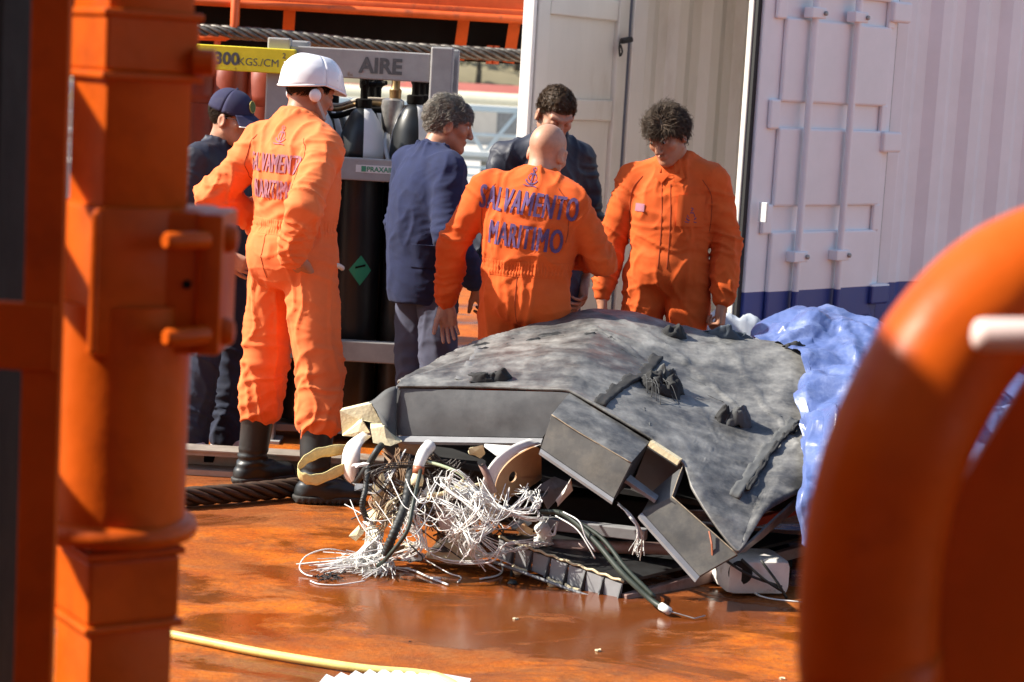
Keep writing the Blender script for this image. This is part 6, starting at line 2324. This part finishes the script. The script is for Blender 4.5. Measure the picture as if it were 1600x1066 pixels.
chunk('foam_block', [(579, 670, 0), (600, 666, 0), (618, 688, 0), (628, 690, 0), (610, 697, -.03), (583, 692, -.03)], 7.47, .08, FOAM, 3)
chunk('foam_strip', [(622, 690, 0), (660, 691, 0), (650, 712, 0), (624, 705, 0)], 7.5, .02, TAN, 4)
rows = []
for j in range(14):
    t = j / 13
    o_ = catmull([WP_(568, 676, 7.50), WP_(543, 695, 7.47), WP_(536, 722, 7.46), WP_(541, 745, 7.46), WP_(553, 756, 7.47)], 13)[j]
    i_ = catmull([WP_(580, 680, 7.53), WP_(565, 697, 7.44), WP_(562, 712, 7.42), WP_(560, 728, 7.43), WP_(556, 752, 7.45)], 13)[j]
    rows.append([o_.lerp(i_, k / 5) + Vector((0, -.025 * math.sin(math.pi * k / 5), 0)) for k in range(6)])
MB().grid(rows, th=.006).build('white_shell', WHITEP, wk, smooth=True)
MB().tube([WP_(553, 756, 7.44), WP_(570, 735, 7.41), WP_(588, 706, 7.40), WP_(596, 696, 7.44)], .013, 10, res=16).build('black_tube', DUCT, wk, smooth=True)
MB().tube([WP_(541, 700, 7.49), WP_(534, 722, 7.48), WP_(540, 748, 7.48), WP_(555, 757, 7.46)], .005, 6, res=12).build('shell_edge', DUCT, wk, smooth=True)
# yellow webbing loop
rows = []
lp = catmull([WP_(545, 702, 7.50), WP_(500, 708, 7.46), WP_(474, 722, 7.43), WP_(466, 736, 7.42), WP_(476, 747, 7.41), WP_(500, 748, 7.42), WP_(545, 728, 7.45)], 40)
for i, p in enumerate(lp):
    wv = .021 * (1 - .35 * math.exp(-((i - 20) / 5) ** 2))
    rows.append([p + Vector((0, -.3 * (k - 2) * wv * .5, (k - 2) * wv * .5 + .002 * math.sin(i * 1.3 + k))) for k in range(5)])
MB().grid(rows, th=.003).build('yellow_webbing', YSTRAP, wk, smooth=True)
# connector with amber collar
ca_ = [WP_(672, 696, 7.36), WP_(662, 708, 7.32), WP_(656, 722, 7.29), WP_(653, 733, 7.28)]
cn = MB().tube(ca_, [.024, .023, .020, .019], 14, res=16).build('wrapped_conduit', WHITEP, wk, smooth=True)
MB().tube([WP_(655, 728, 7.28), WP_(653, 740, 7.275)], .021, 16).build('collar', AMBER, cn, smooth=True)
MB().tube([WP_(653, 740, 7.274), WP_(652, 750, 7.268), WP_(651, 759, 7.262)], [.018, .024, .021], 16).build('connector', FOAM, cn, smooth=True)
MB().tube([WP_(668, 722, 7.3), WP_(690, 728, 7.28), WP_(715, 738, 7.26), WP_(728, 748, 7.25)], .0062, 8, res=14).build('green_cable', mat('pale green cable', (.45, .52, .33), .5), wk, smooth=True)
MB().tube([WP_(725, 750, 7.25), WP_(708, 764, 7.24), WP_(690, 772, 7.23), WP_(668, 771, 7.22)], .0075, 8, res=14).build('cream_cable', FOAM, wk, smooth=True)
MB().tube([WP_(668, 778, 7.23), WP_(700, 768, 7.22), WP_(752, 756, 7.26)], .006, 8, res=14).build('cream_cable', FOAM, wk, smooth=True)
# tan rib with lightening hole, white skin
hole_c = WP_(798, 744, 7.30)
outl = [WP_(772, 788, 7.25), WP_(776, 752, 7.24), WP_(790, 728, 7.26), WP_(815, 708, 7.30), WP_(842, 700, 7.36), WP_(846, 738, 7.42), WP_(842, 752, 7.40), WP_(800, 776, 7.30)]
def ring_plate(nm, outl, c, r_, th, mtl):
    n = 48
    per = catmull(outl + [outl[0]], n)[:n]
    nn = (outl[2] - outl[0]).cross(outl[5] - outl[0]).normalized()
    if nn.y > 0:
        nn = -nn
    pc = sum(outl, Vector()) / len(outl)
    cc = c - nn * (c - pc).dot(nn)
    inn = []
    for p in per:
        d = (p - cc)
        d = (d - nn * d.dot(nn)).normalized()
        inn.append(cc + d * r_)
    rows = [[p for p in per + [per[0]]], [p for p in inn + [inn[0]]]]
    a = (Vector(rows[0][1]) - Vector(rows[0][0])).cross(Vector(rows[1][0]) - Vector(rows[0][0]))
    if a.dot(nn) < 0:
        rows = [r__[::-1] for r__ in rows]
    return MB().grid(rows, th=th).build(nm, mtl, wk)
ring_plate('tan_rib', outl, hole_c, .021, .008, TAN)
rows = []
sk = catmull([WP_(770, 790, 7.23), WP_(774, 752, 7.22), WP_(788, 726, 7.235), WP_(814, 705, 7.275), WP_(845, 694, 7.34)], 16)
for i, p in enumerate(sk):
    rows.append([p + Vector((-.045 * k / 3, -.006 * k, .020 * k / 3 * (i / 16))) for k in range(4)])
MB().grid(rows, th=.005).build('white_skin', WHITEP, wk, smooth=True)
MB().tube([WP_(772, 770, 7.20), WP_(762, 745, 7.20), WP_(752, 724, 7.19)], .0125, 12).build('pink_pipe', PINKG, wk, smooth=True)
MB().lathe([(.014, 0), (.014, .004)], WP_(752, 723, 7.186), 12, Matrix.Rotation(R(60), 3, 'X')).build('pipe_mouth', DARKIN, wk)
chunk('white_sheet', [(756, 698, 0), (800, 702, 0), (846, 694, .02), (812, 708, -.02), (775, 712, -.03)], 7.34, .02, WHITEP, 7)
chunk('grey_plate', [(838, 762, 0), (865, 745, .04), (893, 755, .04), (856, 796, 0)], 7.33, .02, GREYM, 8)
chunk('white_tag', [(868, 782, 0), (890, 752, 0), (893, 762, 0), (872, 788, 0)], 7.30, .004, WHITEP, 9)
chunk('pink_sheet', [(672, 778, 0), (690, 775, 0), (712, 812, -.02), (716, 838, -.02), (688, 826, -.01)], 7.27, .01, mat('pale pink sheet', (.62, .52, .50), .6), 10)
chunk('debris_sheet', [(666, 872, 0), (690, 850, 0), (742, 842, .02), (755, 872, 0), (715, 880, -.02)], 7.35, .05, FOAM, 11)
chunk('debris_sheet', [(620, 868, 0), (640, 862, 0), (664, 872, 0), (640, 880, -.02)], 7.33, .03, WHITEP, 12)
chunk('debris_sheet', [(545, 838, 0), (562, 826, 0), (568, 834, 0), (556, 846, 0)], 7.30, .01, FOAM, 13)
chunk('debris_sheet', [(580, 760, 0), (596, 740, 0), (602, 762, 0), (598, 800, 0), (584, 790, 0)], 7.36, .015, FOAM, 14)
chunk('tan_bracket', [(805, 838, 0), (822, 826, 0), (845, 838, 0), (836, 862, 0), (803, 860, 0)], 7.40, .02, TAN, 15)
rt = np.random.default_rng(91)
for k in range(26):
    cx_, cy_ = rt.uniform(560, 845), rt.uniform(705, 868)
    w_, h_ = rt.uniform(8, 24), rt.uniform(5, 15)
    an0 = rt.uniform(0, 3.14)
    nn_ = int(rt.integers(4, 6))
    pix = []
    for q_ in range(nn_):
        a_ = an0 + 6.283 * q_ / nn_
        pix.append((cx_ + w_ * math.cos(a_) * rt.uniform(.6, 1.2), min(cy_ + h_ * math.sin(a_) * rt.uniform(.6, 1.2), 880), rt.uniform(-.03, .03)))
    chunk('torn_panel', pix, rt.uniform(7.24, 7.42), .006, [FOAM, WHITEP, TAN, GREYM, FOAM, RAG_G][k % 6], 100 + k)
# thick dark conduits
def ribbed(nm, path, r_, mtl, seg=60):
    pts = catmull(path, seg)
    rs = [r_ * (1 + .12 * math.sin(i * 1.9)) for i in range(len(pts))]
    return MB().tube(pts, rs, 12).build(nm, mtl, wk, smooth=True)
ribbed('ribbed_duct', [WP_(642, 735, 7.36), WP_(634, 785, 7.20), WP_(616, 832, 7.12), WP_(602, 866, 7.13)], .0165, DUCT)
ribbed('cable_sleeve', [WP_(576, 722, 7.42), WP_(571, 765, 7.28), WP_(566, 790, 7.25), WP_(573, 812, 7.27)], .0105, DUCT)
MB().tube([WP_(657, 735, 7.26), WP_(645, 790, 7.13), WP_(636, 830, 7.09), WP_(608, 868, 7.11), WP_(590, 885, 7.17)], .0075, 8, res=30).build('green_cable', HOSE_G, wk, smooth=True)
MB().tube([WP_(610, 875, 7.2), WP_(660, 875, 7.15), WP_(640, 850, 7.15)], .003, 6, res=10).build('thin_cable', DUCT, wk, smooth=True)

# ---------- wires
rw = np.random.default_rng(21)
def wires(name, n, starts, mids, ends, jit, rad, mtl, seg=16, ground=False):
    m = MB()
    per = 6
    for k in range(n):
        if k % per == 0:
            base_j = [rw.normal(size=3) for _ in range(len(mids) + 2)]
        pts = []
        for j_, q in enumerate([starts] + list(mids) + [ends]):
            a, b, y, sx, sy, sz = q
            o_ = base_j[j_] * 1.15 + rw.normal(size=3) * (.22 if j_ < len(mids) + 1 else .7)
            pts.append(WP_(a + o_[0] * sx, b + o_[1] * sy, y + o_[2] * sz))
        for p in pts:
            p.z = max(p.z, .006)
        pts = catmull(pts, seg)
        for p in pts:
            p.z = max(p.z, .004)
        m.tube(pts, rad * rw.uniform(.8, 1.2), 4, cap=False)
    o = m.build(name, mtl, wk, smooth=True)
    o['kind'] = 'stuff'
    return o
# fan of white wires spilling to the deck at the left
wires('wire_fan', 107, (577, 815, 7.30, 5, 3, .01), [(586, 838, 7.27, 6, 4, .015), (578, 868, 7.22, 10, 5, .03)], (545, 896, 7.17, 26, 8, .05), 0, .0019, WIREW)
wires('wire_fan', 39, (604, 868, 7.21, 4, 3, .01), [(596, 885, 7.18, 6, 3, .02)], (584, 905, 7.13, 16, 6, .04), 0, .0019, WIREW)
# central tangle
wires('wire_tangle', 41, (700, 765, 7.24, 26, 12, .03), [(735, 770, 7.20, 30, 18, .03), (745, 815, 7.17, 22, 20, .03), (738, 845, 7.17, 22, 12, .03)], (742, 862, 7.2, 22, 8, .04), 0, .0019, WIREW)
wires('wire_tangle', 25, (735, 770, 7.2, 24, 14, .03), [(780, 800, 7.17, 22, 10, .03), (822, 792, 7.18, 14, 8, .02), (830, 770, 7.22, 8, 8, .02)], (815, 765, 7.26, 10, 6, .02), 0, .0019, WIREW)
wires('wire_tangle', 20, (655, 778, 7.25, 14, 8, .03), [(640, 815, 7.21, 18, 12, .03), (655, 850, 7.18, 24, 14, .03)], (650, 862, 7.2, 30, 14, .04), 0, .0018, WIREW)
wires('wire_tangle', 10, (690, 800, 7.2, 25, 10, .03), [(715, 850, 7.16, 20, 12, .03), (755, 870, 7.16, 20, 8, .03), (790, 862, 7.2, 18, 6, .03)], (835, 852, 7.26, 12, 4, .03), 0, .0019, WIREW)
wires('wire_tangle', 9, (640, 765, 7.28, 16, 14, .03), [(620, 790, 7.26, 16, 16, .03), (606, 815, 7.24, 14, 12, .03)], (600, 845, 7.22, 16, 14, .03), 0, .0024, mat('cream wire', (.62, .54, .36), .5))
wires('brown_wires', 36, (618, 705, 7.46, 8, 5, .02), [(612, 745, 7.40, 10, 8, .02), (604, 785, 7.34, 12, 8, .03)], (592, 815, 7.3, 16, 10, .03), 0, .0022, WIREBR)
wires('brown_wires', 30, (640, 712, 7.44, 14, 4, .02), [(636, 745, 7.38, 12, 6, .02), (640, 790, 7.34, 16, 8, .02)], (650, 830, 7.3, 20, 10, .03), 0, .0020, WIREBR)
wires('wire_tangle', 12, (625, 715, 7.43, 12, 6, .02), [(612, 755, 7.36, 14, 10, .03)], (600, 790, 7.30, 16, 12, .03), 0, .0018, WIREW)
wires('dark_wires', 40, (670, 730, 7.36, 40, 16, .05), [(665, 770, 7.34, 40, 16, .05)], (650, 820, 7.32, 40, 18, .05), 0, .0026, WIREB)
wires('dark_wires', 26, (700, 740, 7.4, 40, 14, .04), [(720, 790, 7.36, 40, 20, .05)], (730, 850, 7.34, 40, 14, .05), 0, .003, WIREB)
wires('wire_bunch', 14, (968, 788, 7.20, 2, 2, .01), [(988, 808, 7.12, 3, 3, .01), (1001, 835, 7.10, 2, 3, .01)], (1000, 862, 7.10, 7, 4, .02), 0, .0019, WIREW)
wires('wire_bunch', 7, (868, 818, 7.24, 5, 3, .01), [(866, 832, 7.22, 5, 3, .01)], (864, 842, 7.22, 8, 3, .01), 0, .0018, WIREW)
m = MB()
for k in range(30):
    x0, y0 = rw.uniform(650, 800), rw.uniform(735, 790)
    dx, drop = rw.choice([-1, 1]) * rw.uniform(35, 120), rw.uniform(20, 80)
    y1 = y0 + rw.uniform(-10, 40)
    yy = 7.18 + rw.normal() * .05
    pts = []
    for t in np.linspace(0, 1, 7):
        p = WP_(x0 + dx * t + rw.normal() * 2, min(y0 + (y1 - y0) * t + drop * math.sin(math.pi * t), 893), yy + .08 - .13 * math.sin(math.pi * t))
        p.z = max(p.z, .006)
        pts.append(p)
    m.tube(catmull(pts, 20), .0016 * rw.uniform(.8, 1.3), 4, cap=False)
o = m.build('fine_wires', WIREW, wk, smooth=True)
o['kind'] = 'stuff'
# single loops and strays on deck
def stray(px, r_=.0026, mtl=WIREW, nm='loose_wire', seg=30):
    pts = []
    for (a, b, z) in px:
        pts.append(WG(a, b, z))
    MB().tube(pts, r_, 6, res=seg).build(nm, mtl, wk, smooth=True)
stray([(560, 868, .02), (515, 858, .06), (480, 868, .05), (468, 886, .02), (478, 898, .006), (500, 902, .006)])
stray([(560, 868, .03), (540, 866, .05), (527, 880, .03), (527, 890, .008)], .002)
stray([(485, 908, .004), (500, 913, .004), (530, 914, .004), (570, 908, .01)])
stray([(495, 892, .006), (530, 888, .01), (560, 880, .02)])
stray([(600, 886, .01), (640, 890, .006), (670, 902, .006), (700, 914, .006)], .004)
stray([(660, 872, .03), (700, 895, .01), (720, 902, .006), (715, 910, .005)], .0024)
stray([(750, 905, .005), (775, 900, .006), (785, 892, .01), (783, 875, .04)], .0034)
stray([(1135, 880, .05), (1150, 905, .03), (1190, 932, .01), (1260, 942, .004)], .003)
MB().tube([WP_(868, 806, 7.17), WP_(900, 826, 7.10), WP_(920, 855, 7.06), WP_(930, 873, 7.05)], .0026, 5, res=14).build('loose_wire', WIREW, wk, smooth=True)
MB().tube([WP_(880, 800, 7.17), WP_(905, 815, 7.10), WP_(915, 840, 7.08), WP_(930, 862, 7.06)], .0026, 5, res=14).build('loose_wire', WIREW, wk, smooth=True)
m = MB()
for k in range(60):
    q = WG(515 + rw.normal() * 12, 902 + rw.normal() * 3, .008)
    d = Vector((rw.normal(), rw.normal(), .4)) * .014
    m.tube([q, q + d], .002, 3, cap=False)
o = m.build('dark_fibres', RAG, wk)
o['kind'] = 'stuff'
# small scraps on the deck
scr = [(520, 800, .03, WHITEP), (808, 898, .012, FOAM), (935, 1017, .012, FOAM), (1222, 1062, .014, FOAM), (805, 968, .010, FOAM), (680, 905, .018, WHITEP), (640, 1003, .006, RAG)]
for i, (px, py, s_, mt_) in enumerate(scr):
    g = G(px, py)
    if i == 0:
        continue
    rg_ = np.random.default_rng(i)
    pts = [Vector((s_ * math.cos(a) * rg_.uniform(.5, 1.3), s_ * .6 * math.sin(a) * rg_.uniform(.5, 1.3), s_ * .5 * rg_.uniform(.6, 1.2))) for a in np.linspace(0, 6.28, 8)[:-1]]
    sc_ = MB().slab(pts, s_ * .45, nrm=(0, 0, 1)).build('deck_scrap', mt_)
    sc_.location = g
    tag(sc_, ['', 'cream scrap on the wet deck below the ribbed tray', 'cream scrap on the open wet deck right of centre', 'cream scrap at the bottom right of the deck', 'tiny cream scrap on the wet deck in the middle', 'white scrap on the deck below the wire tangle', 'dark speck on the deck above the yellow hose'][i], 'scrap', 'scraps on the deck')

# ================================================================== blue tarpaulin over the right end
def tarp_material():
    m = mat('blue tarpaulin', (0.10, 0.145, 0.34), 0.34, var=0.15, scale=10, bump=.25, bscale=48, bdist=.005, col2=(0.17, 0.215, 0.40), mix_scale=5, rvar=.1, coat=.05)
    return m
TARP = tarp_material()
tp = empty('blue_tarpaulin', (1.2, 8.0, 0), 0, 'crumpled shiny blue tarpaulin draped over the right end of the wreck', 'tarpaulin')
TO = Vector((1.2, 8.0, 0))
tc_ = [
    [(1185, 535, 8.62), (1215, 500, 8.66), (1262, 487, 8.70), (1312, 492, 8.72), (1365, 505, 8.75), (1440, 540, 8.8), (1560, 590, 8.8), (1680, 610, 8.8)],
    [(1188, 538, 8.40), (1225, 512, 8.42), (1266, 498, 8.45), (1312, 512, 8.45), (1365, 515, 8.5), (1440, 545, 8.5), (1560, 600, 8.5), (1680, 620, 8.5)],
    [(1225, 540, 8.28), (1240, 538, 8.26), (1272, 542, 8.22), (1310, 545, 8.2), (1365, 540, 8.2), (1440, 575, 8.2), (1560, 630, 8.2), (1680, 650, 8.2)],
    [(1255, 560, 8.10), (1264, 560, 8.08), (1285, 575, 8.0), (1320, 575, 7.98), (1370, 580, 7.95), (1440, 610, 7.9), (1560, 650, 7.9), (1680, 680, 7.9)],
    [(1250, 620, 7.80), (1262, 615, 7.76), (1288, 622, 7.70), (1325, 630, 7.66), (1375, 640, 7.65), (1440, 660, 7.6), (1560, 690, 7.6), (1680, 720, 7.6)],
    [(1242, 690, 7.42), (1256, 688, 7.38), (1285, 694, 7.34), (1322, 700, 7.32), (1375, 710, 7.42), (1440, 730, 7.4), (1560, 760, 7.4), (1680, 790, 7.4)],
    [(1248, 770, 7.14), (1261, 770, 7.12), (1286, 778, 7.12), (1322, 782, 7.12), (1375, 790, 7.3), (1440, 800, 7.3), (1560, 830, 7.3), (1680, 850, 7.3)],
    [(1254, 850, 7.10), (1268, 862, 7.08), (1288, 868, 7.08), (1322, 876, 7.08), (1375, 880, 7.3), (1440, 890, 7.3), (1560, 900, 7.3), (1680, 910, 7.3)],
]
TC = np.array([[tuple(P(*q) - TO) for q in row] for row in tc_])
T = resample(resample(TC, 0, 190), 1, 190)
du = np.gradient(T, axis=1)
dv = np.gradient(T, axis=0)
TN = np.cross(dv, du)
TN /= np.linalg.norm(TN, axis=2)[..., None] + 1e-9
if TN[140, 90, 1] > 0:
    TN = -TN
ft = T.reshape(-1, 3)
wv = np.stack([pnoise(ft * 4 + 3), pnoise(ft * 4 + 23), pnoise(ft * 4 + 43)], 1) * .06
q = ft + wv
rr2 = lambda q_, k_: (1 - np.minimum(1, np.abs(pnoise(q_)) * k_)) ** 1.5
hz_t = np.clip((ft[:, 2] - .62) / .2, 0, 1)
dsp = .022 * pnoise(q * (3.5, 3, .9) + 2) + crumple(q, 4, .26, .055, (1, 1, .28), 4) * (1 - .5 * hz_t) + crumple(q, 4, .24, .038, (.6, .6, 1.5), 6) * hz_t + crumple(q, 5, .11, .022, (1, 1, .6), 8) + crumple(q, 5, .045, .0022, (1, 1, .9), 9)
ft = ft + TN.reshape(-1, 3) * dsp[:, None]
ft[:, 2] = np.maximum(ft[:, 2], .01)
T = ft.reshape(190, 190, 3)
MB().grid([[tuple(p) for p in r_] for r_ in T], th=.002).build('sheet', TARP, tp, angle=28)
# support mass beneath the tarp: second part of the wreck, mostly hidden
MB().box(Vector((1.95, 8.0, .26)) - TO, (1.0, .8, .5), bev=.05).build('hidden_crate', DARKIN, tp)

# second sheet bunched behind the rail
bs = empty('bunched_sheet', (0, 0, 0), 0, 'pale blue-grey plastic sheet heaped at the container sill behind the curly-haired person', 'plastic sheet')
c = P(1145, 500, 10.0)
n = 40
A = []
for j in range(n):
    for i in range(n):
        u, v = i / (n - 1) * 2 - 1, j / (n - 1) * 2 - 1
        A.append((u * .34, v * .32, 0))
A = np.array(A)
hh_ = np.clip(1 - (A[:, 0] / .34) ** 2, 0, 1) ** .5 * np.clip(1 - (A[:, 1] / .32) ** 2, 0, 1) ** .5
A[:, 2] = .006 + c.z * 1.02 * hh_ * (.92 + .25 * pnoise(A * 5)) + .05 * hh_ * (1 - 2 * np.abs(pnoise(A * 12 + 4)))
A[:, 0] += c.x
A[:, 1] += 10.0
MB().grid([[tuple(p) for p in A[j * n:(j + 1) * n]] for j in range(n)], th=.002).build('sheet', mat('pale blue plastic', (.42, .46, .52), .5, var=.1), bs, smooth=True)
